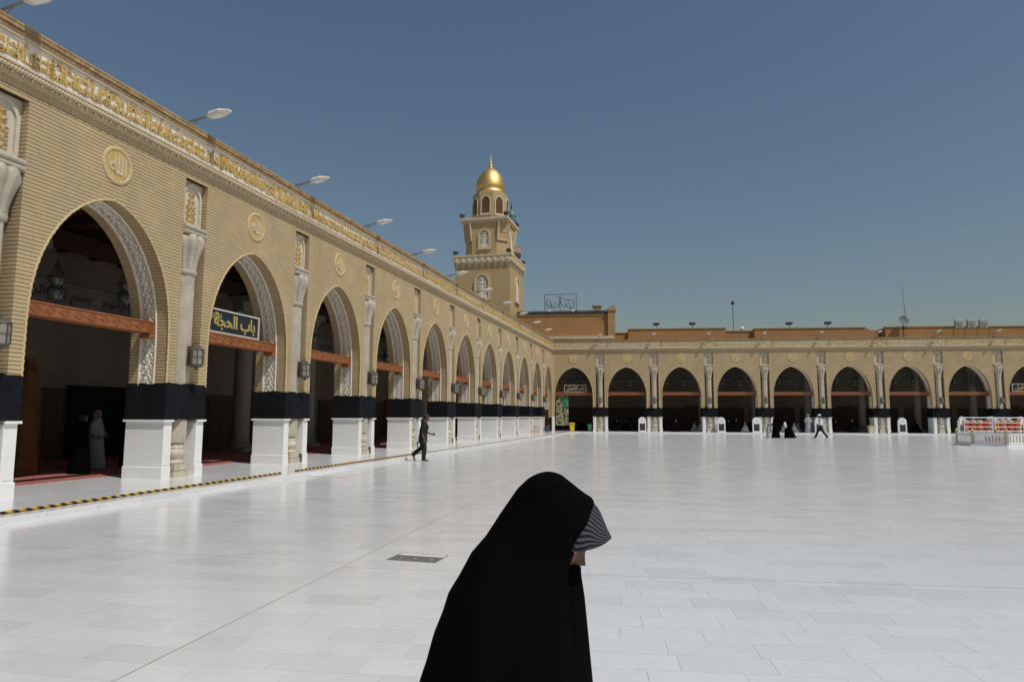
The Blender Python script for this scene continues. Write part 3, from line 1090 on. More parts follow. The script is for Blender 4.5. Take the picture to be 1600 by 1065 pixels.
# ------------------------------------------------------------------ the halls behind the arches
HD = 8.2
def hall(root, u0_, u1_, piers, cd=4.7):
    m = MB()
    m.add([(u0_, HD, 0.1), (u1_, HD, 0.1), (u1_, HD, 8.35), (u0_, HD, 8.35)], [(0, 1, 2, 3)])
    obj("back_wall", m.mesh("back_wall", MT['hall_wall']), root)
    m = MB()
    m.box(u0_, u1_, HD - 0.04, HD - .002, 5.20, 6.05)
    m.box(u0_, u1_, HD - 0.07, HD - .04, 5.99, 6.07, skip=('k',))
    m.box(u0_, u1_, HD - 0.07, HD - .04, 5.18, 5.26, skip=('k',))
    bw = obj("inscription_band", m.mesh("inscription_band", MT['hall_band']), root)
    lm = MB()
    v, f = text_geo("بسم الله الرحمن الرحيم", L * .9, .5, 0, 5.62, HD - .04, .02, .02)
    lm.add(v, f)
    lm = lm.mesh("lettering", MT['band_letter'])
    for p in piers:
        obj("lettering", lm, bw, (p + ARC, 0, 0), kind="stuff")
    # roof slab, boards, joists
    m = MB()
    m.box(u0_, u1_, 0.05, HD + 9.5, 8.45, 8.55)
    obj("roof_deck", m.mesh("roof_deck", MT['roof']), root)
    m = MB()
    y = WT
    while y < HD:
        m.box(u0_, u1_, y, y + 0.29, 7.30, 7.33)
        y += 0.3
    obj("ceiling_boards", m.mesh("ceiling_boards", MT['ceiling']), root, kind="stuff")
    m = MB()
    m.box(0, 0.16, WT, HD, 7.06, 7.30)
    jm = m.mesh("ceiling_joist", MT['joist'])
    x = u0_ + 0.4
    k = 0
    while x < u1_:
        obj("ceiling_joist", jm, root, (x, 0, 0)); x += 1.29; k += 1
    m = MB()
    m.box(u0_, u1_, cd - .15, cd + .15, 6.55, 7.06)
    obj("ceiling_girder", m.mesh("ceiling_girder", MT['joist']), root)
    cm, kc, kb = MB(), MB(), MB()
    cm.lathe([(0.36, 0.4), (0.34, 5.0), (0.33, 5.6)], 16, (0, cd, 0))
    kb.box(-.52, .52, cd - .52, cd + .52, 0.1, 0.26)
    kb.lathe([(0.48, .26), (0.5, .32), (0.44, .38), (0.40, .45), (0.42, .5), (0.37, .54)], 16, (0, cd, 0))
    kc.lathe([(0.34, 5.55), (0.38, 5.6), (0.36, 5.66), (0.40, 5.9), (0.52, 6.2), (0.56, 6.3)], 8, (0, cd, 0), ph=math.pi / 8)
    kc.box(-.56, .56, cd - .56, cd + .56, 6.30, 6.55)
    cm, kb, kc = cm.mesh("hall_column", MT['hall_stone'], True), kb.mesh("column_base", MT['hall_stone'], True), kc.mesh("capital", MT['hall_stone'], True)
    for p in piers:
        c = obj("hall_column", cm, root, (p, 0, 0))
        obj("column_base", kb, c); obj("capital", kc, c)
    # dark hangings and panels along the back wall
    pm, tm = MB(), MB()
    pm.box(-1.95, 1.95, HD - 0.12, HD - .08, 0.12, 2.62)
    pm = pm.mesh("wall_hanging", MT['cloth'])
    tm.box(-1.05, 1.05, HD - 0.10, HD - .003, 0.12, 2.7)
    tm = tm.mesh("wooden_door", MT['drape'])
    pn2 = MB()
    pn2.box(-2.3, 2.3, HD - 0.05, HD - .003, 0.12, 2.5)
    for q in range(6):
        pn2.box(-2.2 + q * .75, -1.55 + q * .75, HD - .065, HD - .05, .3, 2.35, skip=('k',))
    pn2 = pn2.mesh("wall_panelling", MT['panelling'])
    for k, p in enumerate(piers):
        if root is left and k == 4:
            obj("wall_hanging", pm, root, (p + ARC - 1.6, 0, 0))
        obj("wall_panelling", pn2, root, (p + ARC, 0, 0))
        if k % 3 == 2:
            obj("wooden_door", tm, root, (p, 0, 0))
hall(left, -8, 68.0, [LP[i] for i in range(-1, 12)], 5.7)
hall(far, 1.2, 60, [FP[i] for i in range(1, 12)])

# ------------------------------------------------------------------ ground, courtyard floor, walkway
m = MB()
m.add([(-2500, -2500, -0.35), (2500, -2500, -0.35), (2500, 2500, -0.35), (-2500, 2500, -0.35)], [(0, 1, 2, 3)])
struct("ground", m.mesh("ground", MT['ground']))

def farpt(t, y, z=0.0):
    c, s = math.cos(PHI), math.sin(PHI)
    return (-D + t * c - y * s, E + t * s + y * c, z)
OS = 1.96
# base sheet, its surface a joint's depth below the slabs laid on it
a = farpt(-1, 0); b_ = farpt(64, 0)
m = MB()
poly = [(-D - 0.5, -40), (b_[0], -40), (b_[0], b_[1]), (a[0], a[1])]
m.add([(x, y, -0.004) for x, y in poly], [(0, 1, 2, 3)])
court = struct("courtyard_floor", m.mesh("courtyard_floor", MT['floor_far']))
m = MB()
m.add([(x, y, -0.34) for x, y in poly] + [(x, y, -0.006) for x, y in poly], [(0, 1, 5, 4), (1, 2, 6, 5), (2, 3, 7, 6), (3, 0, 4, 7)])
obj("floor_edge", m.mesh("floor_edge", MT['plinth']), court)

# raised walkway in front of both arcades, floor of the halls
m = MB()
m.box(-D - HD, -D + OS, -12, E + 9, -0.02, 0.10, skip=('b',))
walk = struct("walkway", m.mesh("walkway", MT['floor_far']))
m = MB()
m.box(OS + 0.002, 60, -OS, HD, -0.02, 0.098, skip=('b',))
walk2 = struct("walkway", m.mesh("walkway_far", MT['floor_far']), (-D, E, 0), PHI)
# kerb slabs along the step, each its own piece
km = MB()
km.bbox(0.003, 0.997, -0.30, 0.012, 0.0, 0.1045, 0.006)
km = km.mesh("kerb_slab", MT['tile'])
for k in range(-3, 64):
    obj("kerb_slab", km, walk, (-D + OS, k * 1.0, 0), math.pi / 2)
for k in range(3, 50):
    obj("kerb_slab", km, walk2, (k * 1.0, -OS, 0))
# red carpets of the halls
for root, u0_, u1_ in ((left, -8, 66), (far, 1.5, 58)):
    m = MB()
    m.box(u0_, u1_, 1.85, HD - 0.05, 0.101, 0.116)
    obj("carpet", m.mesh("carpet", MT['red_carpet']), root)

# marble slabs of the courtyard
def clip(poly, nx, ny, d):
    out = []
    for i in range(len(poly)):
        p, q = poly[i], poly[(i + 1) % len(poly)]
        a_, b2 = p[0] * nx + p[1] * ny - d, q[0] * nx + q[1] * ny - d
        if a_ >= 0:
            out.append(p)
        if (a_ >= 0) != (b2 >= 0):
            t = a_ / (a_ - b2)
            out.append((p[0] + (q[0] - p[0]) * t, p[1] + (q[1] - p[1]) * t))
    return out
JX, JY = -3.46, 3.72
jd = Vector((-0.046, 1.0)).normalized()
jn = Vector((jd.y, -jd.x))      # points to the right of the joint
jd0 = jn.x * JX + jn.y * JY
rnd = random.Random(11)
slabs = []
TW, TH, G = 0.62, 0.305, 0.0014
for side, ang in ((1, 7.1), (-1, 2.6)):
    ca, sa = math.cos(R(ang)), math.sin(R(ang))
    org = (JX, JY)
    for j in range(-14, 48):
        offs = rnd.uniform(0, TW)
        i = -28
        while i < 34:
            w = TW * rnd.choice((1, 1, 1, 1, 0.97, 1.1))
            x0 = i * TW + offs
            lp = [(x0 + G, j * TH + G), (x0 + TW - G, j * TH + G), (x0 + TW - G, (j + 1) * TH - G), (x0 + G, (j + 1) * TH - G)]
            i += 1
            wp = [(org[0] + ca * p - sa * q, org[1] + sa * p + ca * q) for p, q in lp]
            cx = sum(p[0] for p in wp) / 4; cy = sum(p[1] for p in wp) / 4
            if cy < 2.2 or cy > 15.5 or cx < -D + OS + 0.02 or cx > 9.5 + .25 * cy:
                continue
            if side > 0:
                pl = clip(wp, jn.x, jn.y, jd0 + 0.008)
            else:
                pl = clip(wp, -jn.x, -jn.y, -jd0 + 0.008)
            # transverse movement joint on the right field
            if len(pl) < 3:
                continue
            pl = clip(pl, 1, 0, -D + OS + 0.016)
            if len(pl) < 3:
                continue
            ar = abs(sum(pl[k][0] * pl[(k + 1) % len(pl)][1] - pl[(k + 1) % len(pl)][0] * pl[k][1] for k in range(len(pl)))) / 2
            if ar < 0.004:
                continue
            # is it in view, and how far
            v = Vector((cx, cy, 0)) - Vector((0, 0, HC))
            dz = v.dot(fwd)
            inv = dz > 0.3 and abs(v.dot(rt) / dz) < 0.80 and v.dot(up) / dz > -0.56
            slabs.append((0 if inv else 1, v.length, pl, (cx, cy)))
slabs.sort(key=lambda s_: s_[:2])
for k, (iv, dist, pl, c) in enumerate(slabs):
    if k >= 300:
        break
    m = MB()
    loc = [(p[0] - c[0], p[1] - c[1]) for p in pl]
    n = len(loc)
    m.add([(x, y, -0.006) for x, y in loc] + [(x, y, 0) for x, y in loc],
          [tuple(range(n, 2 * n))] + [(i, (i + 1) % n, n + (i + 1) % n, n + i) for i in range(n)])
    me = m.mesh("marble_slab", MT['tile'])
    obj("marble_slab", me, court, (c[0], c[1], 0))
m = MB()
for iv, dist, pl, c in slabs[300:]:
    n = len(pl)
    m.add([(x, y, -0.006) for x, y in pl] + [(x, y, 0) for x, y in pl], [tuple(range(n, 2 * n))] + [(i, (i + 1) % n, n + (i + 1) % n, n + i) for i in range(n)])
obj("marble_slabs", m.mesh("marble_slabs", MT['tile_mass']), court, kind="stuff")
# movement joints: one along the court, two across it
def strip(p, q, w, z=0.0012):
    d = Vector((q[0] - p[0], q[1] - p[1])).normalized()
    n = Vector((-d.y, d.x)) * w / 2
    return [(p[0] + n.x, p[1] + n.y, z), (p[0] - n.x, p[1] - n.y, z), (q[0] - n.x, q[1] - n.y, z), (q[0] + n.x, q[1] + n.y, z)]
jm = MB()
jm.add(strip((JX - jd.x * 3, JY - jd.y * 3), (JX + jd.x * 40, JY + jd.y * 40), 0.012), [(0, 1, 2, 3)])
obj("movement_joint", jm.mesh("movement_joint", MT['joint']), court)
jm = MB()
p0 = (-3.60, 6.98)
jm.add(strip((p0[0] + .01, p0[1]), (p0[0] + 22, p0[1] + 22 * 0.119), 0.009), [(0, 1, 2, 3)])
obj("movement_joint", jm.mesh("movement_joint", MT['joint']), court)
jm = MB()
jm.add(strip((-D + OS + .02, 7.03), (-3.64, 7.19), 0.009), [(0, 1, 2, 3)])
obj("movement_joint", jm.mesh("movement_joint", MT['joint']), court)

# ------------------------------------------------------------------ striped hose on the step
segs = [(-10.0, 16.15), (16.85, 26.3), (26.9, 63.0)]
for k, (ya, yb) in enumerate(segs):
    vs, fs, uv = [], [], []
    n = max(2, int((yb - ya) / 0.25))
    nk = 9
    for i in range(n + 1):
        y = ya + (yb - ya) * i / n
        x = -D + OS - 0.07 + 0.012 * math.sin(y * 0.9) + 0.006 * math.sin(y * 2.3)
        for q in range(nk + 1):
            a = 2 * math.pi * q / nk
            rr_ = .025 if k < 2 else .011
            vs.append((x + rr_ * math.cos(a), y, 0.1035 + rr_ * (1 + math.sin(a)))); uv.append((y / 0.215 + q / nk, q / nk))
    for i in range(n):
        for q in range(nk):
            a = i * (nk + 1) + q
            fs.append((a, a + nk + 1, a + nk + 2, a + 1))
    m = MB(); m.add(vs, fs)
    lab = ["yellow and black striped hose lying along the nearest stretch of the step edge",
           "yellow and black striped hose on the step behind the walking man in black",
           "thin striped hose along the step edge running to the far corner"][k]
    thing("hazard_hose", lab, "hose", group="striped hoses along the step edge", me=m.mesh("hazard_hose", MT['hazard'], 'all', uvs=uv))

# ------------------------------------------------------------------ black cloths, lanterns, flood lamps
def cloth_mesh(seed, slump=0.0):
    rnd = random.Random(seed)
    e = 0.012
    path = [(-PH - e, WT + .03)]
    def seg(a, b_, n):
        for i in range(1, n + 1):
            path.append((a[0] + (b_[0] - a[0]) * i / n, a[1] + (b_[1] - a[1]) * i / n))
    seg((-PH - e, WT + .03), (-PH - e, -e), 8)
    seg((-PH - e, -e), (PH + e, -e), 14)
    seg((PH + e, -e), (PH + e, WT + .03), 8)
    nz = 6
    vs, fs = [], []
    ph = [rnd.uniform(0, 6.28) for _ in range(6)]
    for j in range(nz + 1):
        t = j / nz
        for i, (x, y) in enumerate(path):
            z0 = 1.515 + 0.008 * math.sin(i * 1.1 + ph[0])
            z1 = 2.375 + 0.014 * math.sin(i * 0.9 + ph[1]) + 0.010 * math.sin(i * 2.3 + ph[2]) + slump * math.sin(math.pi * i / len(path))
            w = 0.006 + 0.008 * math.sin(i * 0.7 + ph[3] + 2.2 * t) + 0.006 * math.sin(i * 1.9 + ph[4]) + 0.012 * (1 - t) * abs(math.sin(i * .5 + ph[5]))
            ox = -1 if i <= 8 else (1 if i >= 22 else 0)
            oy = -1 if 8 <= i <= 22 else 0
            vs.append((x + ox * w, y + oy * w, z0 + (z1 - z0) * t))
    n = len(path)
    for j in range(nz):
        for i in range(n - 1):
            fs.append((j * n + i, j * n + i + 1, (j + 1) * n + i + 1, (j + 1) * n + i))
    m = MB(); m.add(vs, fs)
    return m.mesh("black_cloth", MT['cloth'], smooth=True)
CL = [cloth_mesh(s_, sl) for s_, sl in ((1, 0.0), (2, 0.03), (3, -0.015))]

def lantern_parts():
    f, g = MB(), MB()
    y = -0.26
    f.box(-0.05, 0.05, -0.06, -0.012, 2.86, 3.36)             # back plate
    f.tube([(0, -0.05, 3.26), (0, -0.16, 3.42), (0, y, 3.42), (0, y, 3.36)], 0.014, 6)
    for sg in (-1, 1):
        f.tube([(0, -0.05, 2.95), (sg * 0.10, -.12, 3.0), (sg * .13, y, 2.98)], 0.009, 5)
    f.lathe([(0.02, 3.38), (0.05, 3.36), (0.16, 3.29), (0.175, 3.27), (0.165, 3.26)], 8, (0, y, 0))
    f.lathe([(0.165, 2.90), (0.17, 2.885), (0.13, 2.84), (0.05, 2.80), (0.02, 2.76)], 8, (0, y, 0))
    for i in range(8):
        a = 2 * math.pi * i / 8
        f.tube([(0.163 * math.cos(a), y + 0.163 * math.sin(a), 2.89), (0.163 * math.cos(a), y + .163 * math.sin(a), 3.27)], 0.011, 4)
    f.lathe([(0.166, 3.07), (0.172, 3.08), (0.166, 3.09)], 8, (0, y, 0), cap=False)
    g.lathe([(0.15, 2.895), (0.15, 3.265)], 8, (0, y, 0))
    return f.mesh("lantern_frame", MT['lantern']), g.mesh("lantern_glass", MT['smoke_glass'])
LF, LG = lantern_parts()

def flood_parts():
    p, h, l_ = MB(), MB(), MB()
    p.box(-0.07, 0.07, 0.43, 0.57, 8.55, 8.58)
    p.tube([(0, 0.5, 8.56), (0, 0.5, 9.26), (0, 0.44, 9.33), (0, 0.30, 9.35), (0, -0.25, 9.44)], 0.032, 8)
    p.tube([(0, 0.5, 9.02), (0, 0.05, 9.38)], 0.014, 6)
    # tapering flat head, lens underneath
    secs = [(-0.20, 0.05, 0.045), (-0.30, 0.13, 0.085), (-0.60, 0.175, 0.075), (-0.88, 0.06, 0.025)]
    vs, fs = [], []
    for y, w, t in secs:
        z = 9.42 + (-0.22 - y) * 0.14
        vs += [(-w, y, z), (-w * .7, y, z + t), (w * .7, y, z + t), (w, y, z), (w * .85, y, z - t * .55), (-w * .85, y, z - t * .55)]
    for k in range(len(secs) - 1):
        for i in range(6):
            j = (i + 1) % 6
            fs.append((k * 6 + i, k * 6 + j, k * 6 + 6 + j, k * 6 + 6 + i))
    fs += [tuple(range(6)), tuple(range((len(secs) - 1) * 6, len(secs) * 6))[::-1]]
    h.add(vs, fs)
    vs = []
    for y, w in ((-0.38, 0.09), (-0.66, 0.10)):
        z = 9.42 + (-0.22 - y) * 0.14 - 0.05
        vs += [(-w, y, z), (w, y, z), (w * .8, y, z - .02), (-w * .8, y, z - .02)]
    l_.add(vs, [(0, 1, 2, 3), (4, 7, 6, 5), (0, 4, 5, 1), (1, 5, 6, 2), (2, 6, 7, 3), (3, 7, 4, 0)])
    return p.mesh("arm", MT['metal_grey'], True), h.mesh("lamp_head", MT['lamp_grey']), l_.mesh("lens", MT['metal_white'])
FA, FH, FL_ = flood_parts()

def wl(root, x, y=0.0, z=0.0):
    """a point of an arcade's own frame in the world"""
    a_ = math.pi / 2 if root is left else PHI
    c, s = math.cos(a_), math.sin(a_)
    o = root.location
    return (o.x + c * x - s * y, o.y + s * x + c * y, z)

def dress(root, piers, side, names):
    rz = math.pi / 2 if root is left else PHI
    for i, p in piers:
        w = names(i)
        thing("black_cloth", f"black cloth wrapped above the white plinth of the {w}", "cloth", wl(root, p), rz, f"black cloths round the piers of the {side} arcade", CL[i % 3])
        t = thing("wall_lantern", f"iron wall lantern on the {w}", "lantern", wl(root, p), rz, f"wall lanterns on the {side} arcade")
        obj("lantern_frame", LF, t); obj("lantern_glass", LG, t)
        t = thing("flood_lamp", f"pale flood lamp on the parapet above the {w}", "lamp", wl(root, p), rz, f"flood lamps on the {side} parapet")
        obj("arm", FA, t); obj("lamp_head", FH, t); obj("lens", FL_, t)
dress(left, [(i, LP[i]) for i in range(-1, 11)], "left",
      lambda i: "left pier hidden behind the camera's edge" if i < 0 else f"{ORD[i]} pier of the left arcade")
dress(far, [(i, FP[i]) for i in range(1, 11)], "far", lambda i: f"{ORD[i - 1]} far pier from the corner")

# ------------------------------------------------------------------ gate signs
def gate_sign(root, cx, z0, y, w, h, txt, label, white=True):
    rz = math.pi / 2 if root is left else PHI
    t = thing("gate_sign", label, "sign", wl(root, cx, y, z0), rz, "gate name signs in the arches")
    f = MB()
    b = 0.038
    f.box(-w / 2, w / 2, 0, 0.10, 0, b); f.box(-w / 2, w / 2, 0, 0.10, h - b, h)
    f.box(-w / 2, -w / 2 + b, 0.001, .099, b, h - b); f.box(w / 2 - b, w / 2, 0.001, .099, b, h - b)
    obj("sign_frame", f.mesh("sign_frame", MT['lamp_grey']), t)
    p = MB(); p.box(-w / 2 + b, w / 2 - b, 0.03, 0.07, b, h - b)
    obj("sign_board", p.mesh("sign_board", MT['sign_field']), t)
    l_ = MB()
    v, q = text_geo(txt, w * 0.80, h * 0.74, 0.03, h * 0.49, 0.03, 0.022, 0.022, 3)
    l_.add(v, q)
    rnd = random.Random(4)
    if w > 2.2:     # small flourishes at the left end and along the top edge
        for i in range(26):
            a = -w * .42 + i * w * .033
            l_.tube([(a, .027, h * .22), (a + .01, .024, h * (.8 + .06 * (i % 3)))], .007, 4, 1)
        for i in range(9):
            a = -w * 0.45 + i * w * 0.022
            l_.tube([(a, 0.026, h * (.55 + .03 * (i % 3))), (a + .04, 0.02, h * (.68 + .04 * (i % 2))), (a + .02, 0.026, h * .82)], 0.010, 4)
    obj("lettering", l_.mesh("lettering", [MT['sign_gold'], MT['sign_stroke']]), t)
    # foot brackets on the tie beam
    k = MB()
    for sg in (-1, 1):
        k.box(sg * w * .35 - .02, sg * w * .35 + .02, 0.02, 0.08, -0.02, 0.0)
    obj("bracket", k.mesh("bracket", MT['metal_grey']), t)
gate_sign(left, 17.22, 3.92, 0.46, 2.36, 0.68, "باب الحجة", "black sign with gold Arabic letters on the beam of the second left arch")
gate_sign(far, FP[1] + ARC + 0.15, 3.92, 0.46, 2.15, 0.68, "باب الثعبان", "white framed Arabic sign in the corner arch of the far arcade")
gate_sign(far, FP[9] + ARC - 0.2, 3.92, 0.46, 2.15, 0.72, "باب الفيل", "white framed Arabic sign cut off by the right edge of the picture")

# ------------------------------------------------------------------ minaret tower
TC = (-21.1, 75.25)
tw = thing("clock_tower", "square yellow brick tower with a gold dome above the left arcade", "tower", (TC[0], TC[1], 0))
tw.name = "brick_tower"
def ngon(r, n=8, ph=None):
    ph = math.pi / n if ph is None else ph
    return [(r * math.cos(ph + 2 * math.pi * i / n), r * math.sin(ph + 2 * math.pi * i / n)) for i in range(n)]
m = MB(); m.box(-3.2, 3.2, -3.2, 3.2, -0.3, 18.5)
obj("lower_stage", m.mesh("lower_stage", MT['tower']), tw)
# scalloped parapet: little arched corbels all round
m = MB()
m.box(-3.36, 3.36, -3.36, 3.36, 18.62, 19.30)
m.box(-3.45, 3.45, -3.45, 3.45, 19.30, 19.42)
m.box(-3.28, 3.28, -3.28, 3.28, 18.45, 18.62)
obj("parapet", m.mesh("parapet", MT['tower_trim']), tw)
sc = MB()
n = 9
for side in range(4):
    a = side * math.pi / 2
    ca, sa = math.cos(a), math.sin(a)
    def tr(p):
        return (p[0] * ca - p[1] * sa, p[0] * sa + p[1] * ca, p[2])
    for i in range(n):
        cx = -3.36 + (i + .5) * 6.72 / n
        w = 6.72 / n / 2
        q = MB()
        q.prism([(cx - w * .9, 18.66), (cx - w * .9, 18.95), (cx - w * .5, 19.2), (cx, 19.26), (cx + w * .5, 19.2), (cx + w * .9, 18.95), (cx + w * .9, 18.66), (cx, 18.52)], -3.42, -3.36)
        q.ball((cx, -3.44, 18.86), (.12, .08, .2), 8, 6)
        q.prism([(cx - w * .8, 18.45), (cx, 18.12), (cx + w * .8, 18.45)], -3.30, -3.2)
        q.prism([(cx - w * .9, 19.42), (cx - w * .5, 19.56), (cx + w * .5, 19.56), (cx + w * .9, 19.42)], -3.45, -3.2)
        sc.add([tr(v) for v in q.v], q.f)
obj("scallop", sc.mesh("scallop", MT['tower_trim']), tw, kind="stuff")

def arched(w, h, n=10):
    r = w / 2
    return [(-r, 0), (r, 0)] + [(r * math.cos(math.pi * i / n), h - r * 1.15 + r * 1.15 * math.sin(math.pi * i / n)) for i in range(n + 1)]
def window_meshes(w, h, bw, kind):
    """frame as an arched ring, a dark or stucco pane, and bars"""
    o, i_ = arched(w, h), [(x * (1 - 2 * bw / w), z * (1 - 2 * bw / h) + bw) for x, z in arched(w, h)]
    n = len(o)
    f = MB()
    vs = [(x, -0.14, z) for x, z in o] + [(x, -0.14, z) for x, z in i_] + [(x, 0.02, z) for x, z in o] + [(x, 0.02, z) for x, z in i_]
    fs = []
    for a in range(n):
        b = (a + 1) % n
        fs += [(a, b, n + b, n + a), (2 * n + a, 2 * n + b, b, a), (n + a, n + b, 3 * n + b, 3 * n + a)]
    f.add(vs, fs)
    f.box(-w / 2 - .08, w / 2 + .08, -0.22, 0.0, -0.12, 0.0)
    p = MB(); p.add([(x, -0.02, z) for x, z in i_], [tuple(range(n))])
    b = MB()
    iw, ih = w - 2 * bw, h - 2 * bw
    if kind == 'bars':
        for k in range(1, 6):
            x = -iw / 2 + iw * k / 6
            b.box(x - .035, x + .035, -0.08, -0.03, bw, bw + ih - abs(x) * .6)
        for k in range(1, 9):
            z = bw + ih * k / 9
            b.box(-iw / 2 + (.1 if k > 6 else 0), iw / 2 - (.1 if k > 6 else 0), -0.075, -0.035, z - .035, z + .035)
    else:
        arabesque(b, 0, h * .5, iw * .95, ih * .9, -0.02, 0.06, 3)
        b.box(-iw * .12, iw * .12, -0.05, -0.02, bw, h * .45)
        b.box(-iw * .4, iw * .4, -0.06, -0.02, bw, bw + .3)
    return (f.mesh("window_frame", MT['tower_trim']), p.mesh("pane", MT['dark'] if kind == 'bars' else MT['stone']),
            b.mesh("lattice", MT['lattice'] if kind == 'bars' else MT['stucco']))
def put_window(parent, ms, x, y, z, rz):
    f = obj("window", ms[0], parent, (x, y, z), rz)
    obj("pane", ms[1], f); obj("lattice", ms[2], f)
W1 = window_meshes(1.85, 3.0, 0.22, 'panel')
for k in range(4):
    a = k * math.pi / 2
    put_window(tw, W1, 3.2 * math.sin(a), -3.2 * math.cos(a), 14.45, a)
# middle stage: chamfered square
def cham(h, c):
    return [(-h, -h + c), (-h + c, -h), (h - c, -h), (h, -h + c), (h, h - c), (h - c, h), (-h + c, h), (-h, h - c)]
m = MB(); m.prism(cham(2.5, 1.05), 18.6, 23.5, axis='z')
obj("middle_stage", m.mesh("middle_stage", MT['tower']), tw)
m = MB()
m.box(-2.62, 2.62, -2.62, 2.62, 23.4, 23.55)
m.box(-2.72, 2.72, -2.72, 2.72, 23.55, 23.72)
m.box(-2.80, 2.80, -2.80, 2.80, 23.72, 24.0)
obj("stage_cornice", m.mesh("stage_cornice", MT['tower_trim']), tw)
W2 = window_meshes(1.45, 2.35, 0.2, 'panel')
for k in range(4):
    a = k * math.pi / 2
    put_window(tw, W2, 2.5 * math.sin(a), -2.5 * math.cos(a), 20.4, a)
# corner brackets carrying the square cornice: stepped niches on the chamfers
for k in range(4):
    a = k * math.pi / 2 + math.pi / 4
    q = MB()
    w = 0.72
    q.prism([(0.04, 21.4), (-.10, 21.4), (-.18, 22.2), (-.34, 23.4), (0.04, 23.4)], -w, w, axis='x')
    q2 = MB()
    def face_y(z_):
        return -.10 - .08 * (z_ - 21.4) / .8 if z_ < 22.2 else -.18 - .16 * (z_ - 22.2) / 1.2
    for sg in (-1, 1):
        q2.tube([(sg * w, face_y(z_) - .02, z_) for z_ in (21.4, 22.2, 23.4)], .07, 5)
    q2.tube([(-w, face_y(21.4) - .02, 21.38), (w, face_y(21.4) - .02, 21.38)], .08, 5)
    q2.tube([(-w * .6, face_y(22.35) - .02, 22.35), (w * .6, face_y(22.35) - .02, 22.35)], .05, 5)
    q2.tube([(w * .55 * math.cos(a_), face_y(22.5 + .75 * math.sin(a_)) - .02, 22.5 + .75 * math.sin(a_)) for a_ in [math.pi * t_ / 10 for t_ in range(11)]], .05, 5)
    r = 2.5 * math.sqrt(2) - 1.05 / math.sqrt(2)
    br_ = obj("corner_bracket", q.mesh("corner_bracket", MT['tower']), tw, (r * math.sin(a), -r * math.cos(a), 0), a)
    obj("bracket_trim", q2.mesh("bracket_trim", MT['tower_trim']), br_)
# octagonal drum
ap = 1.94
m = MB(); m.prism(ngon(ap / math.cos(math.pi / 8)), 23.95, 27.2, axis='z')
obj("drum", m.mesh("drum", MT['tower']), tw)
m = MB()
m.prism(ngon(1.88 / math.cos(math.pi / 8)), 27.2, 27.32, axis='z')
m.lathe([(1.82, 27.32), (1.74, 27.45)], 32)
obj("drum_cap", m.mesh("drum_cap", MT['tower'], True), tw)
W3 = window_meshes(1.22, 2.25, 0.15, 'bars')
for k in range(8):
    a = k * math.pi / 4
    put_window(tw, W3, ap * math.sin(a), -ap * math.cos(a), 24.55, a)
m = MB()
m.lathe([(1.70, 27.42), (1.70, 27.60), (1.66, 27.64), (1.66, 28.02), (1.72, 28.08), (1.72, 28.3), (1.69, 28.65), (1.60, 29.05), (1.45, 29.45), (1.23, 29.85), (0.96, 30.18), (0.66, 30.43), (0.36, 30.6), (0.10, 30.7), (0.02, 30.72)], 40)
dome = obj("dome", m.mesh("dome", MT['gold'], 'all'), tw)
m = MB()
m.lathe([(0.30, 30.6), (0.34, 30.7), (0.27, 30.8), (0.16, 30.86), (0.24, 30.98), (0.24, 31.08), (0.13, 31.18), (0.10, 31.25), (0.17, 31.36), (0.16, 31.46), (0.07, 31.56), (0.06, 31.66), (0.10, 31.74), (0.06, 31.84), (0.025, 31.95), (0.012, 32.5)], 16)
obj("finial", m.mesh("finial", MT['gold'], 'all'), dome)
# floodlights on the tower corners
sp = MB()
sp.box(-.03, .03, -.03, .03, 0, .18)
sp.prism([(-.22, .16), (.22, .16), (.26, .48), (-.26, .48)], -.22, 0.1)
sp.box(-.18, .18, .1, .2, .2, .42)
spm = sp.mesh("spotlight", MT['iron'])
for (x, y, z, rz, w) in ((-3.2, -3.2, 19.56, .8, "left corner of the tower's scalloped parapet"), (3.05, -3.15, 19.56, -.8, "right corner of the tower's scalloped parapet"),
                         (-2.65, -2.65, 24.0, .8, "left corner of the cornice under the drum"), (2.6, -2.6, 24.0, -.7, "right corner of the cornice under the drum"),
                         (2.65, 2.4, 24.0, -2.2, "rear corner of the cornice under the drum"), (3.25, 3.2, 19.56, -2.2, "rear corner of the scalloped parapet")):
    thing("spotlight", f"small black spotlight on the {w}", "spotlight", (TC[0] + x, TC[1] + y, z), rz, "spotlights on the tower", spm)

# minaret farther off
MY = 150.0
mx = (789 - 1059) / 1095 * MY
mn = thing("tiled_minaret", "slender distant minaret with turquoise top just behind the tower", "minaret", (mx, MY, 0))
m = MB(); m.lathe([(1.6, -.3), (1.25, 35.5)], 20)
obj("shaft", m.mesh("shaft", MT['far_brick'], True), mn)
m = MB(); m.lathe([(1.25, 35.0), (1.45, 36.0), (1.5, 36.3), (1.85, 37.2), (2.2, 38.0), (2.3, 38.3), (2.3, 38.6)], 20)
bl = obj("balcony", m.mesh("balcony", MT['dark_tile'], True), mn)
m = MB(); m.lathe([(2.3, 38.6), (2.3, 39.9), (2.36, 39.95), (2.36, 40.1)], 20, cap=False)
obj("balustrade", m.mesh("balustrade", MT['far_brick'], True), bl)
m = MB(); m.lathe([(1.1, 38.4), (1.05, 45.4)], 18)
obj("upper_shaft", m.mesh("upper_shaft", MT['far_brick'], True), mn)
m = MB(); m.lathe([(1.02, 45.2), (1.3, 45.8), (1.36, 46.0), (1.36, 46.35), (1.0, 46.4), (1.0, 47.4), (1.1, 47.5), (1.02, 48.1), (.6, 48.8), (.12, 49.3)], 18)
cpn = obj("cupola", m.mesh("cupola", MT['turquoise'], True), mn)
m = MB(); m.lathe([(.12, 49.3), (.25, 49.6), (.1, 49.8), (.2, 50.1), (.06, 50.3), (.03, 51.2)], 10)
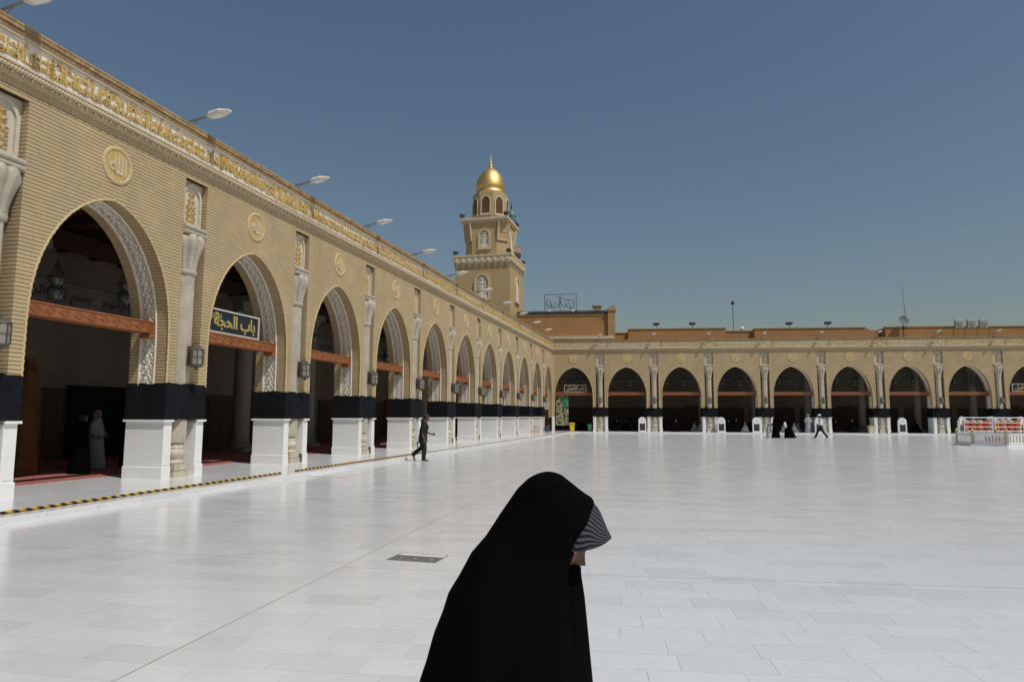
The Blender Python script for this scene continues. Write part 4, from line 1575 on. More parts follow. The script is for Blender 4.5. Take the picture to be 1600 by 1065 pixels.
obj("finial", m.mesh("finial", MT['iron'], True), cpn)

# ------------------------------------------------------------------ brown buildings behind the far arcade
def brown_block(name, label, u0_, u1_, y0_, y1_, z1, extras=None):
    t = thing(name, label, "building", wl(far, u0_, y0_, 0), PHI, "brown rooftop buildings behind the far arcade")
    w = u1_ - u0_
    m = MB(); m.box(0, w, 0, y1_ - y0_, -0.3, z1)
    obj("wall", m.mesh("wall", MT['brown']), t)
    m = MB()
    m.box(-.06, w + .06, -.08, .35, z1, z1 + .09)
    obj("parapet", m.mesh("parapet", MT['brown_edge']), t)
    return t
bA = brown_block("brown_building", "tall brown rendered block with roof railing, behind the inner corner", -9, 6.3, 10, 22, 12.9)
m = MB(); m.box(-.2, 15.4, -0.5, 0, 10.15, 10.5); obj("ledge", m.mesh("ledge", MT['tower_trim']), bA)
m = MB()
m.box(14.75, 15.55, -.3, 12, 9.0, 13.35); m.box(14.65, 15.65, -.4, 12, 13.35, 13.6)
m.prism([(14.7, 13.6), (15.6, 13.6), (15.5, 13.95), (15.2, 13.95)], -.3, .4)
obj("corner_pier", m.mesh("corner_pier", MT['brown_edge']), bA)
m = MB()
for z in (13.12, 13.42):
    m.tube([(0, .1, z), (14.7, .1, z)], 0.045, 6)
m.box(0, 14.6, .3, .36, 12.95, 13.38)
for k in range(10):
    m.tube([(0.4 + k * 1.55, .1, 12.9), (.4 + k * 1.55, .1, 13.5)], 0.05, 6)
obj("roof_railing", m.mesh("roof_railing", MT['iron']), bA)
m = MB(); m.box(13.1, 14.0, .5, 1.4, 12.9, 14.0); m.box(13.0, 14.1, .4, 1.5, 14.0, 14.1)
obj("roof_box", m.mesh("roof_box", MT['eave']), bA)
brown_block("brown_building", "long low brown parapet building right of the tall block", 8.0, 18.6, 10, 20, 11.22)
brown_block("brown_building", "darker set-back brown block left of the long low parapet", 6.4, 8.4, 11.2, 20, 10.95)
brown_block("brown_building", "short set-back brown block beside the thin roof mast", 18.4, 21.9, 11.5, 20, 11.05)
bC = brown_block("brown_building", "brown parapet building under the pair of black roof lights", 21.7, 33.2, 10, 20, 11.12)
m = MB(); m.prism([(11.5, 9.0), (12.9, 9.0), (12.9, 10.6), (11.5, 11.2)], 0.2, 9.8); obj("sloping_end", m.mesh("sloping_end", MT['brown']), bC)
brown_block("brown_building", "dark low brown link between two parapet buildings near the dish", 34.4, 35.5, 11.4, 20, 10.9)
bD = brown_block("brown_building", "brown parapet building behind the satellite dish and air conditioners", 35.3, 45.7, 10, 20, 11.12)
m = MB()
m.box(5.65, 5.72, -.02, 0, 9, 11.1)
obj("downpipe", m.mesh("downpipe", MT['eave']), bD)
brown_block("brown_building", "last brown block at the right edge of the picture", 46.3, 60, 11, 20, 11.2)

# roof sign: outline frame with traced strokes
rs = thing("roof_sign", "thin framed outline sign with Arabic strokes on the tall brown block's roof", "sign", wl(far, -1.42, 10.3, 13.45), PHI)
m = MB()
w, h = 3.62, 1.95
for a, b in (((0, 0), (w, 0)), ((w, 0), (w, h)), ((w, h), (0, h)), ((0, h), (0, 0))):
    m.tube([(a[0], 0, a[1]), (b[0], 0, b[1])], 0.035, 5)
for x in (w / 2,):
    m.tube([(x, .05, -.5), (x, .05, h)], 0.02, 5)
obj("sign_frame", m.mesh("sign_frame", MT['iron']), rs)
m = MB()
def sx(px, py):
    return ((px - 240) / 405 * w, 0.0, (430 - py) / 205 * h)
strokes = [[(262, 290), (268, 395)], [(275, 300), (300, 285), (318, 330), (325, 390)], [(325, 390), (300, 392), (285, 330)], [(318, 330), (345, 395), (358, 395), (362, 345)],
           [(365, 395), (400, 385), (408, 345), (385, 325), (365, 350)], [(430, 270), (428, 395)], [(400, 250), (470, 275), (545, 300), (580, 285)],
           [(445, 300), (455, 340), (480, 385), (505, 380), (515, 340)], [(515, 340), (540, 385), (575, 400), (600, 395)], [(545, 325), (565, 350), (575, 395)], [(600, 300), (612, 345), (600, 395)]]
for s_ in strokes:
    m.tube([sx(*p) for p in s_], 0.04, 5)
obj("lettering", m.mesh("lettering", MT['iron']), rs)
m = MB()
for x in (.6, 3.2):
    m.tube([(x, 0, 0), (x, .1, -.55)], 0.04, 5); m.lathe([(.03, -.08), (.16, -.02), (.14, .06), (.02, .1)], 8, (x, -.25, 0)); m.tube([(x, -.25, -.02), (x, 0, -.3)], .025, 5)
obj("sign_lamp", m.mesh("sign_lamp", MT['metal_white']), rs)

# roof lights, masts, dish, air conditioners
rl = MB()
rl.tube([(0, 0, 0), (0, 0, .35)], 0.03, 6)
rl.prism([(-.28, .35), (.28, .35), (.36, .62), (-.36, .62)], -.2, .2)
rlm = rl.mesh("roof_light", MT['iron'])
for px, w in ((11.10, "left of the pair over the long low parapet"), (15.05, "right of the pair over the long low parapet"), (25.4, "left of the pair near the middle of the roofline"), (29.45, "right of the pair near the middle of the roofline")):
    thing("roof_light", f"black roof floodlight, {w}", "light", wl(far, px, 10.1, 11.31 if px < 20 else 11.21), PHI, "black roof floodlights", rlm)
m = MB(); m.tube([(0, 0, 0), (0, 0, 2.95)], 0.035, 6); m.box(-.16, .16, -.12, .12, 2.95, 3.25); m.box(-.05, .05, -.05, .05, 3.25, 3.4)
thing("roof_mast", "thin dark mast with a small lamp box on the skyline", "mast", wl(far, 19.64, 10.9, 11.05), PHI, me=m.mesh("roof_mast", MT['iron']))
m = MB(); m.ball((0, 0, .25), (.28, .28, .22), 10, 6); m.tube([(0, 0, 0), (0, 0, .2)], .05, 6)
thing("dome_camera", "white dome camera beside the thin roof mast", "camera", wl(far, 20.7, 11.6, 11.05 + .09), PHI, me=m.mesh("dome_camera", MT['metal_white'], True))
ds = thing("satellite_dish", "grey satellite dish on the skyline beside the tall antenna", "dish", wl(far, 36.97, 9.4, 8.55), PHI)
m = MB()
n = 20
vs = [(0, .12, 0)]
for r in (.18, .36, .54):
    for i in range(n):
        a = 2 * math.pi * i / n
        vs.append((r * math.cos(a), .12 - .5 * r * r, r * math.sin(a)))
fs = [(0, 1 + i, 1 + (i + 1) % n) for i in range(n)]
for k in range(2):
    for i in range(n):
        a = 1 + k * n
        fs.append((a + i, a + n + i, a + n + (i + 1) % n, a + (i + 1) % n))
m.add(vs, fs)
d = obj("reflector", m.mesh("reflector", MT['dish'], True), ds, (0, 0, 3.22)); d.rotation_euler = (R(-14), 0, R(8))
m = MB(); m.tube([(0, -.02, 0), (.05, -.48, -.05)], .02, 5); m.box(-.03, .12, -.56, -.46, -.1, 0.02)
f_ = obj("feed_arm", m.mesh("feed_arm", MT['metal_grey']), d)
m = MB(); m.tube([(0, .2, 0), (0, .2, 3.2)], .045, 8); m.box(-.2, .2, 0, .4, 0, .03); m.box(-.1, .1, .06, .2, 2.3, 2.62)
obj("pole", m.mesh("pole", MT['iron']), ds)
an = thing("antenna", "tall thin lattice antenna leaning slightly above the roofline", "antenna", wl(far, 37.75, 10.6, 11.2), PHI)
m = MB(); m.tube([(0, 0, 0), (-.25, 0, 4.6)], [.05, .025], 6)
obj("pole", m.mesh("pole", MT['metal_grey']), an)
m = MB()
for dx in (-.5, .55):
    m.tube([(dx, 0, 0), (-.06, 0, 1.3)], .02, 5)
obj("stay", m.mesh("stay", MT['metal_grey']), an)
acb, acf, acl = MB(), MB(), MB()
acb.bbox(-.42, .42, -.18, .18, 0, .82, .03)
acf.lathe([(.28, -.0), (.30, -.02), (.30, -.03), (.05, -.05)], 16, (0, 0, 0))
acf.v = [(x, -.18 + z, y + .42) for x, y, z in acf.v]
acb, acf = acb.mesh("casing", MT['ac_grey']), acf.mesh("fan_grille", MT['metal_grey'])
for k, (u, w) in enumerate(((42.35, "left"), (43.55, "middle"), (44.75, "right"))):
    t = thing("air_conditioner", f"{w} of three grey air conditioner units on the rooftop rack", "air conditioner", wl(far, u, 9.2, 10.92), PHI, "air conditioners on the roof")
    obj("casing", acb, t); obj("fan_grille", acf, t)
m = MB()
for u in (-1.75, -.6, .6, 1.75):
    m.tube([(u, -.15, 0), (u, -.15, 2.37)], .035, 5); m.tube([(u, .15, 0), (u, .15, 2.37)], .035, 5)
m.box(-1.8, 1.8, -.2, .2, 2.32, 2.36)
thing("steel_rack", "rusty steel rack carrying the three air conditioners", "rack", wl(far, 43.55, 9.2, 8.55), PHI, me=m.mesh("steel_rack", MT['eave']))

# ------------------------------------------------------------------ floor hatches
def flat_poly(pts, z):
    m = MB(); m.add([(x, y, z) for x, y in pts], [tuple(range(len(pts)))]); return m
dh = thing("floor_hatch", "small rectangular drain hatch with a dark grey front strip in the marble", "hatch", (-3.3, 7.45, 0), R(-2))
m = MB()
fw_, fd_ = 0.60, 0.42
for a in ((0, fw_, 0, .012), (0, fw_, fd_ - .012, fd_), (0, .012, .012, fd_ - .012), (fw_ - .012, fw_, .012, fd_ - .012)):
    m.box(a[0], a[1], a[2], a[3], -0.004, 0.004)
obj("hatch_frame", m.mesh("hatch_frame", MT['metal_grey']), dh)
m = MB(); m.box(.014, fw_ - .014, .29, fd_ - .014, -0.004, 0.0034); obj("hatch_lid", m.mesh("hatch_lid", MT['plinth']), dh)
m = MB(); m.box(.014, fw_ - .014, .014, .286, -0.004, 0.0028); gs = obj("granite_strip", m.mesh("granite_strip", MT['granite']), dh)
m = MB()
for x in (.12, .3, .5):
    m.lathe([(.012, 0.0028), (.012, 0.0045), (.004, .005)], 8, (x, .14, 0))
obj("screw", m.mesh("screw", MT['metal_white']), gs, kind="stuff")
ph = thing("floor_hatch", "large flush floor panel with beige edges beside the striped hose on the step", "hatch", (-9.4, 18.1, 0), 0.0)
cs = [(-1.05, -.35), (.95, -1.4), (.6, .8), (-.35, 1.6)]
q_ = [(-.72, -1.25), (.72, -1.25), (.72, 1.25), (-.72, 1.25)]
m = MB()
m.box(-.75, .75, -1.28, 1.28, -.004, .003)
obj("hatch_lid", m.mesh("hatch_lid", MT['floor_far']), ph)
m = MB()
for a in ((-.80, .80, -1.33, -1.28), (-.80, .80, 1.28, 1.33), (-.80, -.75, -1.28, 1.28), (.75, .80, -1.28, 1.28)):
    m.box(a[0], a[1], a[2], a[3], -.004, .0055)
obj("hatch_frame", m.mesh("hatch_frame", MT['beige_frame']), ph)

# ------------------------------------------------------------------ bins, boards, banner
def wheelie(label, loc, rz, mt, s=1.0, lid=True):
    t = thing("litter_bin", label, "bin", loc, rz, "plastic bins by the corner")
    m = MB()
    secs = [(.22, .0), (.30, .85)]
    vs = []
    for w, z in ((.20, .04), (.27, .80), (.30, .81), (.30, .87)):
        vs += [(-w, -w * .95, z), (w, -w * .95, z), (w, w, z), (-w, w, z)]
    fs = [(3, 2, 1, 0)]
    for k in range(3):
        for i in range(4):
            j = (i + 1) % 4
            fs.append((k * 4 + i, k * 4 + j, k * 4 + 4 + j, k * 4 + 4 + i))
    fs.append((12, 13, 14, 15))
    m.add([(x * s, y * s, z * s) for x, y, z in vs], fs)
    obj("bin_body", m.mesh("bin_body", mt), t)
    if lid:
        m = MB()
        m.prism([(-.33 * s, .87 * s), (.33 * s, .87 * s), (.30 * s, .93 * s), (0, .97 * s), (-.30 * s, .93 * s)], -.33 * s, .36 * s)
        m.tube([(-.28 * s, .38 * s, .9 * s), (.28 * s, .38 * s, .9 * s)], .02 * s, 6)
        obj("bin_lid", m.mesh("bin_lid", mt), t)
        for sg in (-1, 1):
            m = MB(); m.lathe([(.08 * s, -.02), (.08 * s, .02)], 12)
            m.v = [(sg * .2 * s + z, .22 * s + y, .08 * s + x) for x, y, z in m.v]
            obj("wheel", m.mesh("wheel", MT['iron']), t)
p = farpt(2.15, -OS + .3)
wheelie("bright yellow wheeled bin in front of the corner arch", (-9.98, 64.9, 0.105), .2, MT['yellow'], .88)
wheelie("green bin inside the corner arch, right of the yellow one", farpt(3.65, .5, 0.1), PHI, MT['green'], .74)
wheelie("dark blue open bin against the last white plinths of the left arcade", (-D + .32, LP[10] + .55, 0.1), .1, MT['blue'], .70, False)
t = thing("carton", "dusty pink carton in front of the second last left pier", "carton", (-D + .3, LP[9] + .9, 0.1), .3)
m = MB(); m.bbox(-.24, .24, -.22, .22, 0, .60, .02); obj("box", m.mesh("box", MT['pinkish']), t)
m = MB(); m.prism([(-.24, .60), (.0, .61), (.02, .67), (-.22, .66)], -.21, .21); m.prism([(.24, .60), (.0, .615), (.04, .70), (.23, .64)], -.21, .21); obj("flap", m.mesh("flap", MT['pinkish']), t)

bn = thing("banner", "printed hanging banner with green top in the corner arch", "banner", farpt(.95, .55, .1), PHI)
m = MB()
vs, fs = [], []
for j in range(9):
    for i in range(9):
        vs.append((-.62 + 1.24 * i / 8, .03 * math.sin(i * 1.5 + j * .3), .55 + 2.9 * j / 8))
for j in range(8):
    for i in range(8):
        m.f.append((j * 9 + i, j * 9 + i + 1, j * 9 + i + 10, j * 9 + i + 9)); m.mi.append(1 if j >= 5 and i > 3 else 0)
m.v = vs
obj("printed_cloth", m.mesh("printed_cloth", [MT['banner'], MT['banner_green']], True), bn)
m = MB(); m.tube([(-.7, 0, 3.48), (.7, 0, 3.48)], .02, 6); m.tube([(-.62, 0, 3.48), (-.62, 0, 3.55)], .01, 4); obj("rod", m.mesh("rod", MT['iron']), bn)

# white arch-topped stands with a round dial and a dark lower panel
bdm, dlm, pnm, hdm = MB(), MB(), MB(), MB()
out = [(-.36, .06), (.36, .06), (.36, 1.05)] + [(.36 * math.cos(math.pi * i / 10), 1.05 + .36 * math.sin(math.pi * i / 10)) for i in range(1, 10)] + [(-.36, 1.05)]
bdm.prism(out, -.10, .10)
bdm.box(-.40, .40, -.2, .2, 0, .06)
dlm.lathe([(.27, 0), (.29, .012), (.02, .016)], 20); dlm.v = [(x, -.10 - z, 1.06 + y) for x, y, z in dlm.v]
pnm.box(-.25, .25, -.112, -.10, .14, .80)
hdm.box(-.012, .012, -.122, -.115, 1.06, 1.24); hdm.box(-.012, .012, -.122, -.115, .98, 1.06); hdm.box(.012, .12, -.122, -.115, 1.055, 1.078)
bdm, dlm, pnm, hdm = (bdm.mesh("board", MT['metal_white']), dlm.mesh("dial", MT['plinth'], True), pnm.mesh("dark_panel", MT['iron']), hdm.mesh("dial_mark", MT['iron']))
for u, w in ((8.62, "second far arch by its right pier"), (15.95, "fourth far arch, beside its left pier"), (24.75, "fifth far arch behind the white-shirted man"),
             (32.05, "seventh far arch, beside its left pier"), (37.2, "eighth far arch, left of the water racks"), (42.35, "ninth far arch, behind the right water rack"), (19.15, "fourth far arch at its dark right side")):
    t = thing("notice_stand", f"white arch-topped dial stand in the {w}", "stand", farpt(u, -.35, .1), PHI, "white arch-topped stands along the far arcade")
    obj("board", bdm, t); obj("dark_panel", pnm, t)
    d_ = obj("dial", dlm, t); obj("dial_mark", hdm, d_)
t = thing("crate", "pale green crate beside the seventh far pier", "crate", farpt(FP[6] - 1.05, -.2, .1), PHI)
m = MB(); m.bbox(-.28, .28, -.2, .2, 0, .62, .02); obj("crate_body", m.mesh("crate_body", MT['base_stone']), t)
m = MB(); m.box(-.30, .30, -.22, .22, .62, .68); obj("crate_lid", m.mesh("crate_lid", MT['base_stone']), t)

# ------------------------------------------------------------------ water cooler racks
def rack(origin, label, tints, front):
    rx = 0.5 * math.atan2(.1, 1)
    t = thing("cooler_rack", label, "rack", origin, front, "white racks for water coolers")
    m = MB()
    w, dp, h = 1.66, .62, 1.62
    for x in (-w / 2, w / 2):
        for y in (-dp / 2, dp / 2):
            m.tube([(x, y, 0), (x, y, h - .06)], .032, 6)
        m.tube([(x, -dp / 2, h - .06), (x, -dp / 4, h), (x, dp / 4, h), (x, dp / 2, h - .06)], .032, 6)
    for z in (.72, .98, 1.25, h - .05):
        for y in (-dp / 2, dp / 2):
            m.tube([(-w / 2, y, z), (w / 2, y, z)], .021 if z < 1.5 else .028, 5)
    m.tube([(0, dp / 2, .72), (0, dp / 2, h)], .02, 5)
    m.box(-w / 2, w / 2, -dp / 2, dp / 2, .70, .74)
    m.tube([(-w / 2, -dp / 2, .2), (w / 2, -dp / 2, .2)], .02, 5)
    obj("rack_frame", m.mesh("rack_frame", MT['metal_white'], True), t)
    c, s = math.cos(front), math.sin(front)
    for k in range(4):
        x = -w / 2 + .215 + k * .41
        p = (origin[0] + c * x, origin[1] + s * x, .745)
        col = tints[k]
        q = thing("water_cooler", f"{'orange' if col == 'orange_plastic' else 'red'} water cooler, {ORD[k]} from the left on the {label.split(' rack')[0].split()[-1]} rack", "cooler", p, front, "red and orange water coolers")
        b = MB(); b.lathe([(.165, 0), (.185, .02), (.185, .14), (.192, .17), (.185, .20), (.185, .52), (.192, .55), (.17, .57)], 16)
        obj("cooler_body", b.mesh("cooler_body", MT[col], True), q)
        b = MB(); b.lathe([(.185, .572), (.19, .60), (.17, .65), (.08, .67), (.03, .675)], 16)
        obj("cooler_lid", b.mesh("cooler_lid", MT['cooler_lid'] if k != 3 else MT[col], True), q)
        b = MB(); b.tube([(0, -.185, .07), (0, -.23, .07), (0, -.235, .03)], .014, 5)
        obj("tap", b.mesh("tap", MT['metal_white']), q)
rack((18.75, 50.6, 0), "left rack of four water coolers behind the white enclosure", ['red_plastic', 'red_plastic', 'orange_plastic', 'red_plastic'], .06)
rack((20.55, 50.75, 0), "right rack of four water coolers behind the white enclosure", ['orange_plastic', 'orange_plastic', 'red_plastic', 'orange_plastic'], .06)

# ------------------------------------------------------------------ white octagonal enclosure
P1, P2 = Vector((16.12, 44.11)), Vector((17.42, 43.12))
sd_ = (P2 - P1).length
dirv = (P2 - P1).normalized()
inn_ = Vector((-dirv.y, dirv.x))
apo = sd_ / 2 * (1 + math.sqrt(2))
cen = (P1 + P2) / 2 + inn_ * apo
ang0 = math.atan2(P1.y - cen.y, P1.x - cen.x)
en = thing("low_enclosure", "low white octagonal fence with gold-topped posts on a round white kerb", "enclosure", (cen.x, cen.y, 0))
RR = sd_ / (2 * math.sin(math.pi / 8))
m = MB()
m.lathe([(RR + .16, 0), (RR + .14, .10), (RR - .1, .12), (RR - .2, .10), (RR - .2, .02)], 8, ph=ang0, cap=False)
obj("kerb", m.mesh("kerb", MT['plinth']), en)
wdt = sd_ - .18
pm_ = MB()
pm_.box(-wdt / 2, wdt / 2, -.03, .03, .12, .24); pm_.box(-wdt / 2, wdt / 2, -.03, .03, .60, .70); pm_.box(-wdt / 2, wdt / 2, -.045, .045, .70, .735)
n = 9
for i in range(n + 1):
    x = -wdt / 2 + i * wdt / n
    pm_.box(max(x - .045, -wdt / 2), min(x + .045, wdt / 2), -.028, .028, .24, .60)
pm_ = pm_.mesh("fence_panel", MT['plinth'])
ps_, pb_ = MB(), MB()
ps_.bbox(-.07, .07, -.07, .07, .10, .76, .012)
pb_.lathe([(.075, .76), (.085, .79), (.05, .81), (.07, .85), (.075, .89), (.05, .94), (.012, .97)], 12)
ps_, pb_ = ps_.mesh("post", MT['ledge']), pb_.mesh("finial", MT['sign_gold'], True)
for k in range(8):
    a = ang0 + k * math.pi / 4
    po = obj("post", ps_, en, (RR * math.cos(a), RR * math.sin(a), 0), a)
    obj("finial", pb_, po)
    am = a + math.pi / 8
    obj("fence_panel", pm_, en, (apo * math.cos(am), apo * math.sin(am), 0), am + math.pi / 2)
m = MB(); m.prism(ngon(RR - .3), .0, .22, axis='z'); obj("basin_floor", m.mesh("basin_floor", MT['red_carpet']), en)
m = MB(); m.prism(ngon(.75), .22, .5, axis='z'); m.lathe([(.5, .5), (.42, .62), (.2, .7)], 12); obj("centre_block", m.mesh("centre_block", MT['ledge'], True), en)

# ------------------------------------------------------------------ things hanging and standing in the halls
gl, fl = MB(), MB()
gl.lathe([(.04, -.62), (.16, -.55), (.22, -.40), (.20, -.28), (.12, -.20), (.17, -.10), (.20, 0)], 12, cap=False)
fl.tube([(0, 0, 0), (0, 0, 1.7)], .012, 5)
fl.lathe([(.205, -.02), (.225, 0), (.205, .02)], 12, cap=False)
for i in range(6):
    a = i * math.pi / 3
    fl.tube([(.2 * math.cos(a), .2 * math.sin(a), 0), (0, 0, .45)], .008, 4)
gl, fl = gl.mesh("glass_bowl", MT['green_glass'], True), fl.mesh("chain", MT['iron'])
for root, piers, nm in ((left, [(i, LP[i]) for i in range(1, 8)], "left"), (far, [(i, FP[i]) for i in range(1, 9)], "far")):
    for i, p_ in piers:
        for k, dx in enumerate((-1.26, 1.9) if root is left else (-1.0, .75)):
            if root is far:
                dx += (p_ - 14.5) * 3.4 / 66
                arch, sd_w = ORD[i - 1], ("left", "right")[k]
            else:
                if k == 0 and i == 1:
                    continue
                arch, sd_w = (ORD[i - 2], "right") if k == 0 else (ORD[i - 1], "left")
            q = wl(root, p_ + ARC + dx, 3.3 + .25 * k, 5.35 - .2 * k)
            t = thing("hanging_lantern", f"pale green glass lantern seen hanging in the {arch} {nm} arch, {sd_w} of two", "lantern", q, 0, f"glass lanterns hanging behind the {nm} arches")
            obj("glass_bowl", gl, t); obj("chain", fl, t)

bd = thing("draped_bundle", "tall brown draped cloth bundle standing in the shade of the nearest left arch", "bundle", wl(left, 13.9, 4.0, .116), 0)
m = MB()
vs, fs = [], []
nz, na = 16, 28
for j in range(nz + 1):
    z = 2.95 * j / nz
    rr = .43 - .20 * (z / 2.95) ** .8 - (.09 if j >= nz - 1 else 0) - (.03 if j == nz - 2 else 0)
    for i in range(na):
        a = 2 * math.pi * i / na
        r2 = rr * (1 + .09 * math.sin(6 * a + .4 * math.sin(z * 1.3)) + .04 * math.sin(11 * a + z))
        vs.append((r2 * math.cos(a) * .9, r2 * math.sin(a), z))
for j in range(nz):
    for i in range(na):
        k = (i + 1) % na
        fs.append((j * na + i, j * na + k, j * na + na + k, j * na + na + i))
fs.append(tuple(range(nz * na, nz * na + na)))
m.add(vs, fs)
obj("drape", m.mesh("drape", MT['drape'], True), bd)
m = MB(); m.tube([(.235 * math.cos(2 * math.pi * i / 20), .255 * math.sin(2 * math.pi * i / 20), 2.6) for i in range(21)], .022, 6)
obj("tie_band", m.mesh("tie_band", MT['drape'], True), bd)
bp = thing("barrier_board", "plain orange wooden barrier post at the fourth left arch", "post", wl(left, LP[3] + 1.15, .55, .1), math.pi / 2)
m = MB(); m.bbox(-.12, .12, -.2, .2, 0, 1.42, .02); obj("board", m.mesh("board", MT['wood']), bp)
m = MB(); m.bbox(-.16, .16, -.26, .26, 0, .08, .02); m.box(-.14, .14, -.22, .22, 1.42, 1.46); obj("foot", m.mesh("foot", MT['wood']), bp)

# ------------------------------------------------------------------ people
def remeshed(parts, voxel, regions, mats, smooth_it=4):
    """one continuous body: tapering limbs fused by a voxel remesh, skin and clothes given by the nearest limb"""
    m = MB()
    for pts, rad in parts:
        if len(pts) == 1:
            m.ball(pts[0], rad, 14, 10)
        else:
            m.tube(pts, rad, 12)
            m.ball(pts[0], rad[0], 12, 8); m.ball(pts[-1], rad[-1], 12, 8)
    me = bpy.data.meshes.new("body_parts"); me.from_pydata(m.v, [], m.f)
    o = bpy.data.objects.new("body_parts", me); C.objects.link(o)
    md = o.modifiers.new("r", 'REMESH'); md.mode = 'VOXEL'; md.voxel_size = voxel
    sm = o.modifiers.new("s", 'SMOOTH'); sm.iterations = smooth_it; sm.factor = 0.5
    bpy.context.view_layer.update()
    out = bpy.data.meshes.new_from_object(o.evaluated_get(bpy.context.evaluated_depsgraph_get()))
    bpy.data.objects.remove(o); bpy.data.meshes.remove(me)
    out.materials.clear()
    for k in mats:
        out.materials.append(k)
    segs_ = []
    for (pts, rad), rg in zip(parts, regions):
        for i in range(max(1, len(pts) - 1)):
            a = Vector(pts[i]); b = Vector(pts[min(i + 1, len(pts) - 1)])
            r = rad[i] if isinstance(rad, list) else (sum(rad) / 3 if isinstance(rad, tuple) else rad)
            segs_.append((a, b, r, rg))
    for p in out.polygons:
        c = p.center
        best, bi = 1e9, 0
        for a, b, r, rg in segs_:
            ab = b - a
            t = 0 if ab.length_squared < 1e-12 else min(1, max(0, (c - a).dot(ab) / ab.length_squared))
            d = (c - (a + ab * t)).length / max(r, .01)
            if d < best:
                best, bi = d, rg
        p.material_index = bi
        p.use_smooth = True
    return out

def hand(wrist, d, pn, s=1.0):
    """palm and five bent fingers; d = pointing direction, pn = palm normal"""
    w = Vector(wrist); d = Vector(d).normalized(); pn = Vector(pn); pn = (pn - d * pn.dot(d)).normalized()
    sdv = d.cross(pn)
    out = [([tuple(w), tuple(w + d * .05 * s), tuple(w + d * .085 * s)], [.024 * s, .034 * s, .03 * s])]
    for k, (o, l) in enumerate(((-.027, .06), (-.009, .072), (.009, .068), (.026, .052))):
        b = w + d * .085 * s + sdv * o * s
        c = b + d * l * .55 * s + pn * .012 * s
        e = c + d * l * .35 * s + pn * .03 * s
        out.append(([tuple(b), tuple(c), tuple(e)], [.0105 * s, .0095 * s, .008 * s]))
    b = w + d * .03 * s - sdv * .026 * s
    out.append(([tuple(b), tuple(b + d * .03 * s - sdv * .025 * s + pn * .01 * s), tuple(b + d * .062 * s - sdv * .03 * s + pn * .022 * s)], [.013 * s, .011 * s, .009 * s]))
    return out

def head_mesh(k=1.0, detail=True):
    """x forward, z up, centre of the skull at the origin"""
    m = MB()
    n, r = 40, 30
    vs, fs, mi = [], [], []
    for j in range(r + 1):
        p = -math.pi / 2 + math.pi * j / r
        for i in range(n):
            a = 2 * math.pi * i / n
            x, y, z = math.cos(p) * math.cos(a), math.cos(p) * math.sin(a), math.sin(p)
            X = x * .098; Y = y * .076; Z = z * .118
            if z < 0:       # jaw narrows, chin comes forward
                q = -z
                Y *= 1 - .34 * q * (1 if x > -.2 else .5)
                X = X * (1 - .10 * q) + .022 * q * q + (.012 * math.exp(-((z + .93) / .10) ** 2) if x > 0 else -.02 * q)
            if x > 0:
                f = math.exp(-(y / .20) ** 2)
                X += .030 * f * math.exp(-((z + .22) / .13) ** 2) * math.exp(-(y / .16) ** 2) + .012 * math.exp(-(y / .10) ** 2) * math.exp(-((z - .02) / .2) ** 2)   # nose
                for s_ in (-1, 1):
                    X -= .014 * math.exp(-(((y - s_ * .38) / .17) ** 2 + ((z - .02) / .10) ** 2))     # eye sockets
                    X += .006 * math.exp(-(((y - s_ * .36) / .22) ** 2 + ((z - .16) / .06) ** 2))    # brows
                    X += .006 * math.exp(-(((y - s_ * .5) / .2) ** 2 + ((z + .22) / .14) ** 2))      # cheeks
                X += .008 * math.exp(-((y / .24) ** 2 + ((z + .52) / .06) ** 2)) + .008 * math.exp(-((y / .22) ** 2 + ((z + .64) / .055) ** 2))
                X -= .004 * math.exp(-((y / .26) ** 2 + ((z + .58) / .02) ** 2))
            vs.append((X * k, Y * k, Z * k))
    for j in range(r):
        for i in range(n):
            q = (i + 1) % n
            fs.append((j * n + i, j * n + q, j * n + n + q, j * n + n + i))
            c = [sum(vs[v][t] for v in fs[-1]) / 4 / k for t in range(3)]
            mi.append(1 if c[0] > .075 and abs(c[1]) < .023 and -.083 < c[2] < -.055 else 0)
    m.v, m.f, m.mi = vs, fs, mi
    # ears
    o = len(m.v)
    for s_ in (-1, 1):
        b = MB(); b.ball((-.005 * k, s_ * .078 * k, -.01 * k), (.02 * k, .010 * k, .033 * k), 8, 6)
        m.add(b.v, b.f, 0)
    return m

def eyes(parent, k=1.0, loc=(0, 0, 0), rot=None):
    for s_ in (-1, 1):
        b = MB(); b.ball((.076 * k, s_ * .029 * k, .003 * k), .0125 * k, 10, 8, 0)
        b.ball((.0855 * k, s_ * .029 * k, .003 * k), (.004 * k, .006 * k, .006 * k), 8, 6, 1)
        e = obj("eye", b.mesh("eye", [MT['eye'], MT['iris']], 'all'), parent, loc)
        if rot:
            e.rotation_euler = rot

def hair_mesh(k, c, tilt=0.0, low=-.35):
    m = MB()
    n, r = 24, 12
    vs = []
    for j in range(r + 1):
        p = math.pi / 2 - (math.pi / 2 - low) * j / r
        for i in range(n):
            a = 2 * math.pi * i / n
            x, y, z = math.cos(p) * math.cos(a), math.cos(p) * math.sin(a), math.sin(p)
            lim = .30 if x > .35 else -1
            zz = max(z, lim)
            w = .004 * math.sin(9 * a + 3 * p)
            vs.append((c[0] + (x * .108 + w) * k, c[1] + (y * .087 + w) * k, c[2] + (zz * .128) * k))
    fs = []
    for j in range(r):
        for i in range(n):
            q = (i + 1) % n
            fs.append((j * n + i, j * n + n + i, j * n + n + q, j * n + q))
    m.add(vs, fs)
    return m.mesh("hair", MT['hair'], 'all')

